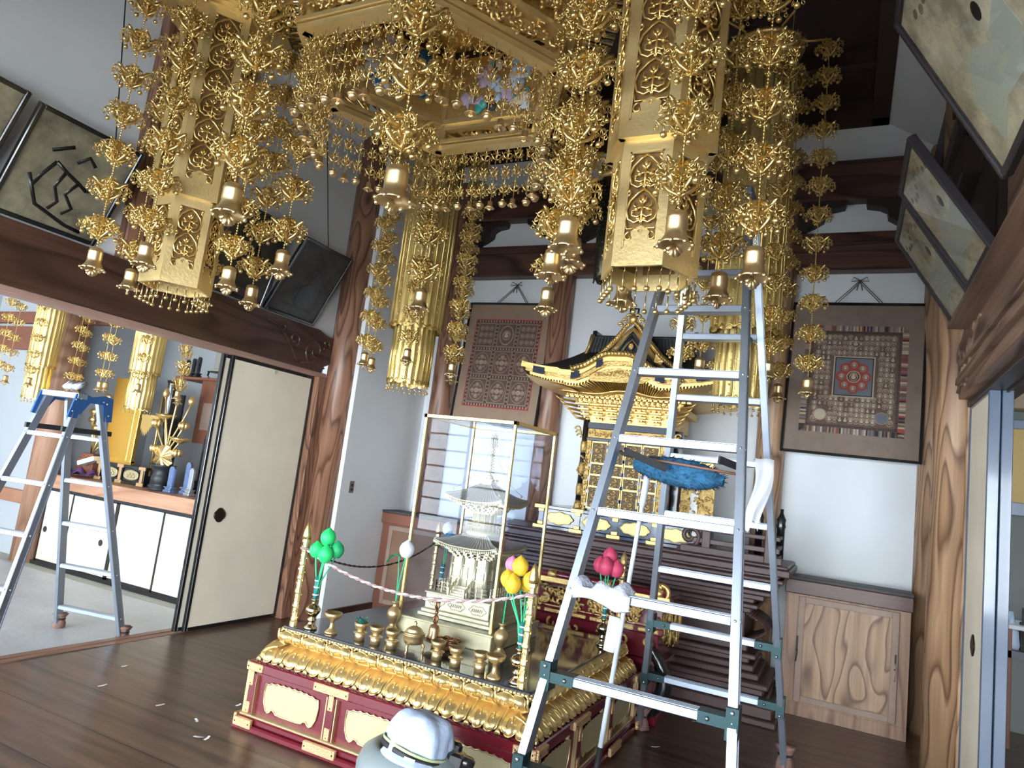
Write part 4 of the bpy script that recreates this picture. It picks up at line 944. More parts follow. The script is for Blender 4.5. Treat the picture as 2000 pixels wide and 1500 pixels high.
# ---- shrine
zs = 1.075; SX, SY = PX, 5.42
sh = thing('altar_shrine', 'tall black lacquer and gold shrine with curved gables behind the stepladder', 'shrine', (SX, SY, zs))
sh.scale = (1, 1, .945)
gsh = mat('shrine_gilt', (.76, .52, .19), .36, .85, bump=.35, bs=90, var=.1, vs=10)
gcarve = mat('shrine_carving_gilt', (.70, .48, .18), .42, .8, bump=1.0, bs=75, var=.15, vs=30)
g = G(); g.cbox(-.66, .66, -.10, .72, 0, .03, .004); g.cbox(-.63, .63, -.07, .7, .03, .17, .004); g.cbox(-.66, .66, -.10, .72, .17, .20, .004); ob('base', g, navy, sh)
for i in range(4):
    cx = -.47+.315*i; pts = [(cx+.115*cos(a)*(1+.05*cos(8*a)), .10+.05*sin(a)*(1+.1*cos(8*a))) for a in [2*pi*j/40 for j in range(40)]]
    g = G(); g.prism(pts, -.078, -.069, 'y'); g.tube([(a, -.079, b) for a, b in pts], .004, 5, 0, True); ob('base_panel', g, mat('shrine_base_panel', (.62, .50, .22), .45, .6, bump=.3, bs=90) if i == 0 else MATS['shrine_base_panel'], sh)
for cx in (-.635, -.315, 0, .315, .635):
    for z0, z1, y in ((.0, .032, -.105), (.168, .202, -.105)):
        g = G(); g.cbox(cx-.055, cx+.055, y, y+.01, z0, z1, .003)
        ob('base_fitting', g, gsh, sh)
    g = G(); g.box(cx-.02, cx+.02, -.078, -.07, .03, .17, 1); g.cbox(cx-.026, cx+.026, -.084, -.07, .03, .06, .003); g.cbox(cx-.026, cx+.026, -.084, -.07, .14, .17, .003); ob('base_upright', g, [gsh, navy], sh)
bw = .335
g = G(); g.box(-bw, bw, .02, .60, .20, .98); ob('body', g, navy, sh)
for cx in (-bw-.015, bw+.015):
    g = G(); g.lathe([(.026, .20), (.026, .98)], 16, (cx, -.005, 0)); p = ob('post', g, black, sh)
    g = G(); g.lathe([(.04, .20), (.034, .23), (.029, .27)], 16, (cx, -.005, 0))
    for z in (.37, .55, .74): g.lathe([(.028, z-.05), (.032, z-.02), (.032, z+.02), (.028, z+.05)], 16, (cx, -.005, 0), 0, True, lambda t_, k: 1+.08*cos(4*t_))
    for k in range(7): z = .46+.03*k; g.tube([(cx+.03*cos(k*1.2), -.03, z), (cx+.035*cos(k*1.2+1), -.036, z+.02)], .010, 5)
    ob('post_fitting', g, gcarve, p)
    g = G(); s_ = 1 if cx > 0 else -1
    for k in range(3): g.tube([(cx+s_*a, -.02, b) for a, b in spiral(.04+.012*k, .83+.03*k, .03, .006, 0, 4.5+k, 12)], .008, 5)
    ob('post_nose', g, gcarve, p)
# doors: two pairs of folding leaves with openwork
def door_leaf(cx, w):
    g = G(); g.cbox(cx-w/2, cx+w/2, -.012, .012, .215, .80, .002); d = ob('door', g, gsh, sh)
    g = G(); z = .235
    q0, q1 = cx-w/2+.012, cx+w/2-.012; n = 0
    for (za, zb) in ((.232, .40), (.415, .50), (.515, .60), (.615, .785)):
        g.box(q0, q1, -.015, -.011, za, zb)
    ob('door_inset', g, mat('shrine_inset', (.10, .06, .02), .5, .3) if 'shrine_inset' not in MATS else MATS['shrine_inset'], d)
    g = G()
    for (za, zb) in ((.232, .40), (.415, .50), (.515, .60), (.615, .785)):
        m = max(1, round((zb-za)/.04)); h = (zb-za)/m
        for i in range(m):
            zc = za+h*(i+.5); s_ = 1 if i % 2 else -1
            g.tube([(cx+s_*a, -.019, b) for a, b in spiral(w*.10, zc, min(w*.28, h*.55), .004, radians(-170), radians(150), 10)], .0052, 4)
            g.tube([(cx-s_*w*.30, -.019, zc-h*.4), (cx-s_*w*.12, -.021, zc), (cx-s_*w*.30, -.019, zc+h*.42)], .0048, 4)
            g.ball((cx+s_*w*.1, -.02, zc), .007, 6, 4)
        for e in (q0, q1): g.tube([(e, -.016, za), (e, -.016, zb)], .0025, 4)
    ob('door_openwork', g, gsh, d)
    g = G()
    for i in range(10):
        z = .25+.056*i
        for e in (cx-w/2+.004, cx+w/2-.004):
            if (i+int(e*100)) % 2: g.box(e-.012, e+.012, -.0185, -.016, z-.014, z+.014)
    ob('door_check_fitting', g, navy, d)
L = 4; span = 2*bw-.10
for i in range(L): door_leaf(-span/2+span*(i+.5)/L, span/L-.004)
for cx in (-bw+.025, bw-.025):
    g = G(); g.box(cx-.022, cx+.022, -.016, .01, .20, .80)
    for k in range(11):
        z = .225+.052*k; g.tube([(cx+a, -.02, b) for a, b in spiral(0, z, .018, .005, k, k+4.5, 8)], .0055, 4)
    ob('carved_jamb', g, gcarve, sh)
g = G(); g.cbox(-bw, bw, -.02, .02, .80, .825, .003); g.cbox(-bw, bw, -.02, .02, .905, .96, .003); ob('lintel', g, navy, sh)
g = G()
for k in range(24):
    x = -bw+.03+(2*bw-.06)*k/23; g.tube([(x+a, -.022, b) for a, b in spiral(0, .865+.008*sin(k*2), .020, .004, k*.9, k*.9+5, 9)], .007, 5)
g.box(-bw, bw, -.012, .01, .828, .903); ob('frieze', g, gcarve, sh)
# side wing
g = G(); g.box(bw+.03, bw+.09, .10, .16, .20, .95); g.box(bw+.18, bw+.24, .16, .22, .20, .74); ob('wing_post', g, black, sh)
g = G(); g.box(bw+.10, bw+.36, .17, .19, .22, .60)
rr = random.Random(8)
for k in range(46):
    x = bw+.115+.23*rr.random(); z = .24+.34*rr.random(); g.tube([(x+a, .162, z+b) for a, b in spiral(0, 0, .022, .006, k, k+4, 8)], .0085, 5)
ob('wing_carving', g, gcarve, sh)
g = G(); g.cbox(bw+.06, bw+.40, .12, .20, .72, .745, .004); g.cbox(bw+.12, bw+.34, .13, .19, .60, .635, .003); g.prism([(bw+.34, .745), (bw+.42, .775), (bw+.41, .735), (bw+.34, .72)], .12, .2, 'y'); g.cbox(bw+.16, bw+.34, .15, .17, .64, .715, .003); ob('wing_top', g, gsh, sh)
# bracket band under the roof
g = G(); g.box(-.36, .36, .0, .60, .96, 1.10); g.box(-.42, .42, -.06, .64, 1.10, 1.16); ob('bracket_wall', g, gsh, sh)
for i in range(7):
    cx = -.36+.12*i; g = G()
    for lv in range(4):
        z = .975+.04*lv; y = -.015-.035*lv; w = .028+.010*lv
        g.cbox(cx-w, cx+w, y-.012, y+.03, z, z+.016, .002); [g.ball((cx+e*w*.8, y-.010, z+.024), .010, 6, 4, 0, (1, 1, .8)) for e in (-1, 0, 1)]
        g.cbox(cx-.008, cx+.008, y-.035, y+.05, z+.015, z+.030, .002)
    ob('bracket_cluster', g, gsh, sh)
for s_ in (-1, 1):
    g = G()
    for k in range(5): g.tube([(s_*(.36+.02*k), -.02-.02*k, .98+.035*k), (s_*(.42+.03*k), -.07-.03*k, .985+.035*k), (s_*(.45+.03*k), -.09-.03*k, 1.01+.035*k)], [.012, .010, .003], 6)
    ob('tail_rafter', g, gsh, sh)
# main roof: eaves flare, black top, cusped karahafu in front, steep gable above
ex, ey0, ey1, ez = .80, -.42, .98, 1.33
def eave(u, front=True):
    """height of the eave edge along the front, with the raised middle"""
    x = (u-.5)*2; up_ = .055*abs(x)**4
    k = max(0, 1-abs(x)/.42); return up_ + (.125*(.5-.5*cos(pi*min(1, k*1.25)))) + (-.012 if .42 < abs(x) < .6 else 0)
g = G()
def ftop(u, v):
    x = (u-.5)*2; w = ex*(1-.55*v); return (x*w, ey0+(.28-ey0)*v, ez+eave(u)*(1-v)**2+(.44)*(v**1.5))
g.grid(ftop, 40, 10)
def fside(s_):
    def f(u, v):
        w = ex*(1-.55*v); y = ey0+(.28-ey0)*v+u*((ey1+(.28-ey1)*v)-(ey0+(.28-ey0)*v)); return (s_*w, y, ez+.055*(1-v)**2*abs(2*u-1)**4+.44*v**1.5)
    return f
g.grid(fside(-1), 16, 10); g.grid(fside(1), 16, 10)
g.grid(lambda u, v: ((u-.5)*2*ex*(1-.55*v), ey1+(.28-ey1)*v, ez+.44*v**1.5), 10, 8)
ob('roof', g, mat('roof_black', (.014, .013, .014), .38, 0, bump=.3, bs=30), sh)
# upper ridge block
g = G(); g.prism([(-.52, 1.38), (-.50, 1.46), (-.42, 1.72), (-.405, 1.76), (.405, 1.76), (.42, 1.72), (.50, 1.46), (.52, 1.38)], .10, .46, 'y'); 
for i in range(30): x = -.40+.8*i/29; g.beam((x*1.22, .09, 1.40), (x, .09, 1.75), .008, .01)
ob('upper_roof', g, MATS['roof_black'], sh)
g = G(); g.cbox(-.44, .44, .22, .34, 1.75, 1.80, .006); g.cbox(-.46, -.42, .20, .36, 1.72, 1.84, .006); g.cbox(.42, .46, .20, .36, 1.72, 1.84, .006); ob('ridge', g, black, sh)
for s_ in (-1, 1):
    g = G(); g.tube([(s_*.415, .09, 1.77), (s_*.435, .085, 1.66), (s_*.49, .07, 1.5), (s_*.60, -.02, 1.40), (s_*.70, -.2, 1.36)], [.018, .016, .014, .012, .01], 6); ob('hip_rib', g, gsh, sh)
# layered gold eave: fascia, rafters
def eave_band(y, dz0, dz1, inset, mi_m, nm, thick=.012):
    g = G(); n = 56
    for i in range(n):
        a, b = i/n, (i+1)/n
        xa, xb = (a-.5)*2*(ex-inset), (b-.5)*2*(ex-inset); za, zb = ez+eave(a), ez+eave(b)
        g.add([(xa, y, za+dz0), (xb, y, zb+dz0), (xb, y, zb+dz1), (xa, y, za+dz1), (xa, y+thick, za+dz0), (xb, y+thick, zb+dz0), (xb, y+thick, zb+dz1), (xa, y+thick, za+dz1)],
              [(0, 1, 2, 3), (7, 6, 5, 4), (0, 4, 5, 1), (3, 2, 6, 7)])
    return ob(nm, g, mi_m, sh)
eave_band(ey0-.012, -.028, .018, -.01, gsh, 'eave_fascia', .02)
eave_band(ey0+.012, -.060, -.024, .02, gcarve, 'eave_board', .02)
eave_band(ey0+.04, -.085, -.055, .05, gsh, 'eave_board', .02)
g = G(); n = 60
for i in range(n+1):
    u = i/n; x = (u-.5)*2*(ex-.06); z = ez+eave(u); g.box(x-.006, x+.006, ey0+.045, ey0+.16, z-.100, z-.082)
ob('rafter_row', g, gsh, sh)
g = G()
def soff(u, v):
    x = (u-.5)*2; r = ex-.05-(.40)*v; return (x*r, ey0+.05+.40*v, ez-.09+eave(u)*(1-v)**2-.055*v)
g.grid(soff, 40, 4); ob('soffit', g, mat('shrine_soffit', (.20, .11, .03), .5, .5), sh)
g = G()
for i in range(75):
    u = (i+.5)/75; a = soff(u, .0); b = soff(u, .55); c = soff(u, .5); d = soff(u, 1.)
    g.tube([(a[0], a[1], a[2]-.012), (b[0], b[1], b[2]-.012)], .0055, 4); g.tube([(c[0], c[1], c[2]-.024), (d[0], d[1], d[2]-.018)], .0055, 4)
pts = [soff(i/40, .5) for i in range(41)]; g.tube([(a, b, c-.02) for a, b, c in pts], .010, 5)
ob('soffit_rafters', g, gsh, sh)
for r_, z_ in ((.50, 1.185), (.44, 1.15)):
    g = G(); n = int(r_*2/.042)
    for i in range(n+1): x = -r_+2*r_*i/n; g.ball((x, .38-r_, z_), .014, 7, 5); g.cbox(x-.016, x+.016, .37-r_, .40-r_, z_-.03, z_-.012, .002)
    g.cbox(-r_, r_, .385-r_, .40-r_, z_-.012, z_+.02, .002); ob('bracket_row', g, gsh, sh)
for s_ in (-1, 1):
    g = G(); g.grid(lambda u, v: (s_*(ex-.005), ey0+(ey1-ey0)*u, ez+.055*abs(2*u-1)**4-.055+.07*v), 20, 1); g.grid(lambda u, v: (s_*(ex-.03-.4*v), ey0+(ey1-ey0)*u, ez-.09-.05*v+.05*abs(2*u-1)**4*(1-v)), 20, 2); ob('side_eave', g, gsh, sh)
    for x0, x1 in ((.60, .70), (.30, .37), (.12, .17)):
        g = G(); n = 6
        for i in range(n):
            a = x0+(x1-x0)*i/n; b = x0+(x1-x0)*(i+1)/n; ua = .5+s_*a/ex/2; ub = .5+s_*b/ex/2
            g.add([(s_*a, ey0-.018, ez+eave(ua)-.058), (s_*b, ey0-.018, ez+eave(ub)-.058), (s_*b, ey0-.018, ez+eave(ub)+.0), (s_*a, ey0-.018, ez+eave(ua)+.0)], [(0, 1, 2, 3)])
        ob('black_eave_fitting', g, navy, sh)
# karahafu cusped front edge as thick rope and the gable
kp = [((u-.5)*2*.37, ey0-.02, ez+eave(.5+(u-.5)*2*.37/ex/2)+.030) for u in [i/28 for i in range(29)]]
g = G(); g.tube(kp, .024, 8); 
for i in range(1, 29):
    a = Vector(kp[i-1]); b = Vector(kp[i]); g.tube([a+Vector((0, -.022, .02)), b+Vector((0, -.03, -.012))], .008, 5)
ob('curved_gable_edge', g, gsh, sh)
g = G(); g.prism([(-.26, ez-.02), (-.15, ez+.015), (0, ez+.045), (.15, ez+.015), (.26, ez-.02), (.2, ez-.07), (-.2, ez-.07)], ey0+.03, ey0+.05, 'y')
for k in range(14): x = -.18+.36*k/13; g.tube([(x+a, ey0+.022, ez-.02+.03*(1-abs(x)/.2)+b) for a, b in spiral(0, 0, .018, .004, k, k+4.5, 8)], .0065, 5)
ob('curved_gable_carving', g, gcarve, sh)
gy = -.13; apex = 1.83
gl = [(-.47, 1.405), (-.36, 1.44), (-.25, 1.53), (-.13, 1.67), (-.055, 1.78), (0, apex)]
full = gl+[(-a, b) for a, b in reversed(gl[:-1])]
g = G(); g.prism([(a*.9, b-.055) for a, b in full], gy+.03, gy+.05, 'y', 0); g.prism([(a, b-.01) for a, b in full], gy+.05, .2, 'y', 0); ob('gable_wall', g, navy, sh)
g = G(); g.tube([(a, gy-.0, b+.012) for a, b in full], .022, 8)
for i in range(len(full)-1):
    a = Vector((full[i][0], gy, full[i][1]+.012)); b = Vector((full[i+1][0], gy, full[i+1][1]+.012)); m = int((b-a).length/.018)
    for j in range(m): c = a+(b-a)*(j+.5)/m; e = (b-a).normalized(); g.tube([c+Vector((0, -.020, .018))-e*.006, c+Vector((0, -.026, -.014))+e*.006], .007, 5)
ob('gable_edge', g, gsh, sh)
for off, m_, nm, th in ((-.052, gcarve, 'gable_board', .020), (-.105, navy, 'gable_board', .018), (-.145, gsh, 'gable_board', .008)):
    g = G(); pts = [(a*(1+off*1.3), gy+.012, b+off) for a, b in full]; g.tube(pts, th, 4, 0, False, False); ob(nm, g, m_, sh)
for s_ in (-1, 1):
    for (x, z) in ((.38, 1.385), (.20, 1.52)):
        g = G(); g.prism([(s_*x, z-.03), (s_*(x+.06), z-.05), (s_*(x+.075), z-.02), (s_*(x+.01), z+.04)], gy-.012, gy-.006, 'y'); ob('gable_fitting', g, gsh, sh)
g = G()
for k in range(7):
    x = -.12+.04*k; g.tube([(x+a, gy+.0, 1.525+.03*(1-abs(k-3)/3)+b) for a, b in spiral(0, 0, .024, .006, k*1.4, k*1.4+4.6, 9)], .009, 5)
g.ball((0, gy, 1.62), .022, 8, 6, 0, (1, .5, 1.4)); ob('gable_pendant', g, gcarve, sh)
g = G()
for s_ in (-1, 1):
    for k in range(3): g.tube([(s_*(a+.03+.035*k), gy-.01, apex+.045-.035*k+b) for a, b in spiral(0, 0, .030-.004*k, .006, 0, 5, 9)], .011, 6)
g.ball((0, gy-.01, apex+.03), .035, 10, 8, 0, (1, .6, 1.2)); ob('ridge_end_crest', g, gsh, sh)
g = G(); g.tube([(-.03, gy, apex+.05), (-.035, gy, apex+.12), (.0, gy+.03, apex+.13), (.035, gy, apex+.12), (.03, gy, apex+.05)], .008, 6); ob('crest_staff', g, black, sh)
# ================================================================== LOW TABLE BEHIND THE ALTAR
tb = thing('offering_table', 'red and gold carved offering table behind the altar', 'table', (-1.61, 4.80, 0))
carv = gcarve
g = G(); g.cbox(-.62, .62, -.16, .22, .77, .80, .006); ob('table_top', g, red, tb)
g = G(); g.cbox(-.63, .63, -.175, -.15, .765, .805, .004); ob('top_edge', g, gsh, tb)
for s_ in (-1, 1):
    g = G(); g.tube([(s_*a, -.16, b) for a, b in spiral(.56, .84, .07, .012, radians(-80), radians(190), 16)], .016, 8); g.ball((s_*.56, -.16, .865), .022, 10, 8); ob('end_scroll', g, gsh, tb)
g = G(); g.box(-.58, .58, -.14, .2, .60, .77); ob('upper_body', g, red, tb)
g = G(); g.cbox(-.60, .60, -.155, .2, .555, .60, .005); g.cbox(-.57, .57, -.14, .2, .40, .555, .005); g.cbox(-.62, .62, -.16, .2, .36, .40, .006); g.cbox(-.6, .6, -.15, .2, .0, .06, .006); g.box(-.55, .55, -.12, .2, .05, .36); ob('lower_body', g, red, tb)
rr = random.Random(4)
g = G()
for k in range(130):
    x = -.56+1.12*rr.random(); z = .61+.15*rr.random()
    g.tube([(x+a, -.15-.01*rr.random(), z+b) for a, b in spiral(0, 0, .028, .006, k, k+4.4, 8)], .010, 5)
g.box(-.56, .56, -.147, -.14, .605, .612); ob('upper_carving', g, gcarve, tb)
g = G()
for k in range(7):
    x = -.5+k*.167; g.tube([(x+a, -.165, .50+b) for a, b in spiral(0, 0, .04, .008, k, k+5, 10)], .010, 5); g.cbox(x-.07, x+.07, -.158, -.15, .565, .59, .003)
for s_ in (-1, 1):
    for k in range(16): a = rr.random(); g.tube([(s_*(.58+.10*a)+p_, -.12, .50+.27*rr.random()+q_) for p_, q_ in spiral(0, 0, .028, .006, k, k+4.4, 8)], .010, 5)
ob('lower_carving', g, gcarve, tb)
for s_ in (-1, 1):
    g = G(); g.tube([(s_*(.50+.13*sin(pi*i/14)), -.13, .50-.48*i/14) for i in range(15)], [.03+.02*sin(pi*i/14) for i in range(15)], 10); ob('leg', g, black, tb)
g = G(); g.tube([(-.60, -.15, .82), (.60, -.15, .82)], .028, 12); ob('front_roll', g, red, tb)
for x in (-.55, -.2, .2, .55):
    g = G(); g.tube([(x-.03, -.15, .82), (x+.03, -.15, .82)], .031, 12); ob('roll_band', g, gsh, tb)
# ================================================================== HANGING GILT ORNAMENTS
def bell_mesh(s=1.):
    g = G(); prof = [(.004, .118), (.020, .116), (.030, .110), (.032, .098), (.034, .094), (.032, .090), (.033, .060), (.031, .056), (.034, .040), (.042, .020), (.052, .008), (.049, .008), (.038, .022), (.028, .04)]
    g.lathe([(r*s, z*s) for r, z in prof], 24, (0, 0, 0), 0, True, lambda t, k: 1+.07*abs(sin(4*t)) if .66 < k < .85 else 1)
    for k in range(8): a = 2*pi*k/8; g.ball((.053*s*cos(a), .053*s*sin(a), .008*s), .0075*s, 6, 4)
    for k in range(7):     # fan shaped clapper plate
        a = (k-3)*.33; g.tube([(0, 0, .012*s), (.030*s*sin(a), .004*s*(k % 2), .012*s-.040*s*cos(a))], [.005*s, .009*s], 5, 0, False, True, .5)
    return g
def pendant(g, x, y, z, s=1., a=0.):
    """small openwork flower with loops and a ball hung from an arm tip"""
    c, d = cos(a), sin(a)
    g.tube([(x, y, z), (x, y, z-.028*s)], .0013*s, 4)
    for k in range(3):
        b = a+k*2*pi/3; u, w = cos(b), sin(b)
        g.tube([(x, y, z-.016*s), (x+u*.014*s, y+w*.014*s, z-.016*s), (x+u*.020*s, y+w*.020*s, z-.026*s), (x+u*.012*s, y+w*.012*s, z-.032*s), (x, y, z-.028*s)], .0028*s, 4)
        g.tube([(x+u*.020*s, y+w*.020*s, z-.026*s), (x+u*.021*s, y+w*.021*s, z-.038*s)], .001*s, 3)
        q = [(x+u*.021*s+.0045*s*cos(t)*u, y+w*.021*s+.0045*s*cos(t)*w, z-.043*s+.005*s*sin(t)) for t in [0, 1.26, 2.5, 3.77, 5.03]]; g.tube(q, .0017*s, 3, 0, True)
    g.tube([(x, y, z-.03*s), (x, y, z-.052*s)], .001*s, 3); g.ball((x, y, z-.058*s), .0082*s, 7, 5)
def mini(g, x, y, z, s, a0, lite=0):
    """little umbrella of openwork leaves with rings and a ball"""
    g.tube([(x, y, z), (x, y, z-.030*s)], .0016*s, 4)
    for k in range(4):
        b = a0+k*pi/2; u, w = cos(b), sin(b)
        def P(r, h): return (x+u*r*s, y+w*r*s, z+h*s)
        g.tube([P(.001, -.014), P(.010, -.016), (P(.021, -.027)), P(.015, -.036), P(.004, -.038)], [.002*s, .0042*s, .0042*s, .0036*s, .002*s], 4, 0, False, True, .7)
        if not lite:
            g.tube([P(.021, -.027), P(.028, -.024)], [.003*s, .001*s], 4); g.tube([P(.022, -.028), P(.022, -.042)], .0011*s, 3)
            g.tube([P(.022+.0065*cos(t), -.049+.008*sin(t)) for t in [0, 1.26, 2.5, 3.77, 5.03]], .0022*s, 4, 0, True)
    g.tube([(x, y, z-.03*s), (x, y, z-.060*s)], .0016*s, 4); g.ball((x, y, z-.068*s), .0108*s, 8, 6)
def tier_mesh(s=1., arms=5, fine=1):
    g = G()
    for k in range(arms):
        a = 2*pi*k/arms; q = G()
        q.tube([(.004, 0, .054), (.018, 0, .056), (.034, 0, .046), (.040, 0, .034)], [.005, .009, .010, .004], 5, 0, False, True, .6)
        q.tube([(.006, 0, .020), (.026, 0, .018), (.044, 0, .022), (.058, 0, .034), (.072, 0, .046), (.082, 0, .050)], [.006, .010, .011, .0105, .009, .005], 5, 0, False, True, .6)
        q.tube([(.044, 0, .022), (.053, 0, .008), (.050, 0, -.010), (.036, 0, -.026), (.018, 0, -.038), (.004, 0, -.050)], [.006, .009, .010, .009, .008, .005], 5, 0, False, True, .6)
        q.tube([(.012, 0, .044), (.024, 0, .034), (.018, 0, .022)], [.003, .005, .003], 4); q.tube([(.060, 0, .036), (.062, 0, .046), (.056, 0, .052)], [.005, .0045, .001], 4)
        if fine: q.tube([(.012, 0, -.006), (.020, 0, -.016), (.016, 0, -.026)], [.006, .004, .001], 4); q.ball((.014, 0, -.004), .006, 6, 4)
        mini(q, .079, 0, .046, 1.12, .6, not fine)
        g.merge(q, RZ(a))
        if fine:
            q = G(); q.tube([(.006, 0, .050), (.020, 0, .060), (.030, 0, .066), (.036, 0, .060)], [.004, .006, .004, .001], 4, 0, False, True, .6)
            q.tube([(.006, 0, .004), (.026, 0, .008), (.034, 0, -.004), (.024, 0, -.016), (.012, 0, -.012)], [.004, .006, .0065, .005, .002], 5, 0, False, True, .6)
            if k % 2: mini(q, .030, 0, -.004, .8, 0)
            g.merge(q, RZ(a+pi/arms))
    g.lathe([(.003, .062), (.009, .052), (.012, .04), (.008, .02), (.008, -.02), (.009, -.035), (.004, -.05)], 10)
    g.v = [(a*s, b*s, c*s) for a, b, c in g.v]; return g
def chain_mesh(L, r=.0042, step=.0125):
    g = G(); n = int(L/step)
    for i in range(n): g.ball((0, 0, (i+.5)*step), r, 6, 4, 0, (1, 1, 1.35))
    g.tube([(0, 0, 0), (0, 0, L)], .0014, 4); return g
BELL = mesh('bell', bell_mesh(), mat('bell_brass', (.68, .50, .26), .36, .92, var=.15, vs=30)); TIER = mesh('ornament_tier', tier_mesh(), goldo); TIERS = mesh('ornament_tier', tier_mesh(1., 4, 0), goldo)
def long_strand(label, x, y, z0, z1, sc=1., group=None, pitch=.205, rz=0., tier=None):
    """bead chain with umbrella tiers and a bell at its foot"""
    t = thing('hanging_strand', label, 'hanging ornament', (x, y, z1), rz, group)
    L = z1-z0-.11*sc; key = ('chain', round(L, 2), round(sc, 2))
    if key not in KIDS: KIDS[key] = mesh('bead_chain', chain_mesh(L, .0045*sc, .0135*sc), goldo)
    ob('bead_chain', KIDS[key], None, t, (0, 0, -L))
    b = ob('bell', BELL, None, t, (0, 0, -(z1-z0))); b.scale = (sc,)*3; b.rotation_euler = (0, 0, random.random()*3)
    z = z0+.215*sc
    while z < z1-.04:
        o = ob('ornament_tier', tier or TIER, None, t, (0, 0, z-z1)); o.scale = (sc*.97,)*3; o.rotation_euler = (random.uniform(-.06, .06), random.uniform(-.06, .06), random.random()*2); z += pitch*(.97+.06*random.random())
    return t
# ---- openwork heart scroll panel in the XZ plane facing -Y
def heart(g, cx, z0, w, h, y, r):
    m = []
    for s_ in (-1, 1):
        g.tube([(cx, y, z0+h), (cx+s_*w*.16, y, z0+h*.90), (cx+s_*w*.38, y, z0+h*.68), (cx+s_*w*.47, y, z0+h*.42), (cx+s_*w*.38, y, z0+h*.16), (cx+s_*w*.20, y, z0+h*.06), (cx+s_*w*.04, y, z0+h*.14), (cx, y, z0+h*.02)], r, 6)
        g.tube([(cx, y, z0+h*.30), (cx+s_*w*.14, y, z0+h*.22), (cx+s_*w*.28, y, z0+h*.26), (cx+s_*w*.30, y, z0+h*.40), (cx+s_*w*.20, y, z0+h*.42)], r*.8, 5)
        g.tube([(cx, y, z0+h*.50), (cx+s_*w*.12, y, z0+h*.46), (cx+s_*w*.25, y, z0+h*.54), (cx+s_*w*.24, y, z0+h*.64)], r*.75, 5)
        g.ball((cx+s_*w*.17, y, z0+h*.44), r*1.7, 7, 5); g.ball((cx+s_*w*.10, y-.001, z0+h*.16), r*1.5, 7, 5)
        g.tube([(cx, y, z0+h*.58), (cx+s_*w*.08, y, z0+h*.68), (cx+s_*w*.11, y, z0+h*.78)], [r*.6, r*1.3, r*.3], 5)
        g.ball((cx+s_*w*.43, y, z0+h*.97), r*1.6, 7, 5); g.tube([(cx+s_*w*.47, y, z0+h*.80), (cx+s_*w*.38, y, z0+h*.90), (cx+s_*w*.46, y, z0+h*1.05)], r*.7, 5)
    g.tube([(cx, y, z0+h*.1), (cx, y, z0+h*.72)], r*.9, 5); g.tube([(cx, y, z0+h*.62), (cx, y, z0+h*.74), (cx, y, z0+h*.86)], [r*.5, r*1.5, r*.3], 5)
def lantern_face(g1, g2, g3, side, z0, z1, ap, n):
    """frame, openwork and dark inset of one hexagon face whose plane is y=-ap"""
    w = side/2; f = side*.16
    for a, b, c, d in ((-w, -w+f, z0, z1), (w-f, w, z0, z1), (-w+f, w-f, z0, z0+.06), (-w+f, w-f, z1-.045, z1)): g1.box(a, b, -ap, -ap+.012, c, d)
    pz0, pz1 = z0+.06, z1-.045; pw = w-f
    for a, b, c, d in ((-pw, -pw+.006, pz0, pz1), (pw-.006, pw, pz0, pz1), (-pw, pw, pz0, pz0+.006), (-pw, pw, pz1-.006, pz1)): g1.box(a, b, -ap+.001, -ap+.008, c, d)
    # foot cartouche with two curls
    g1.prism([(-pw*.95, pz0+.004), (pw*.95, pz0+.004), (pw*.93, pz0+.03), (pw*.45, pz0+.035), (pw*.55, pz0+.06), (pw*.28, pz0+.075), (0, pz0+.082), (-pw*.28, pz0+.075), (-pw*.55, pz0+.06), (-pw*.45, pz0+.035), (-pw*.93, pz0+.03)], -ap+.004, -ap+.009, 'y')
    for s_ in (-1, 1): g2.tube([(a, -ap+.002, b) for a, b in spiral(s_*pw*.62, pz0+.042, pw*.30, .004, radians(90), radians(90)-s_*5.2, 14)], .0036, 5); g2.tube([(s_*pw*.25, -ap+.002, pz0+.072), (s_*pw*.8, -ap+.002, pz0+.07), (s_*pw*.9, -ap+.002, pz0+.1)], .003, 5)
    g2.tube([(0, -ap+.002, pz0+.055), (.008, -ap+.002, pz0+.062), (0, -ap+.002, pz0+.07), (-.008, -ap+.002, pz0+.062)], .0025, 4, 0, True)
    zz = pz0+.085; h = (pz1-.012-zz)/n
    for i in range(n): heart(g2, 0, zz+h*i, pw*1.98, h, -ap+.003, .0048)
    g3.box(-pw, pw, -ap+.018, -ap+.020, pz0, pz1)
inset_m = mat('lantern_inset', (.22, .13, .045), .5, .6)
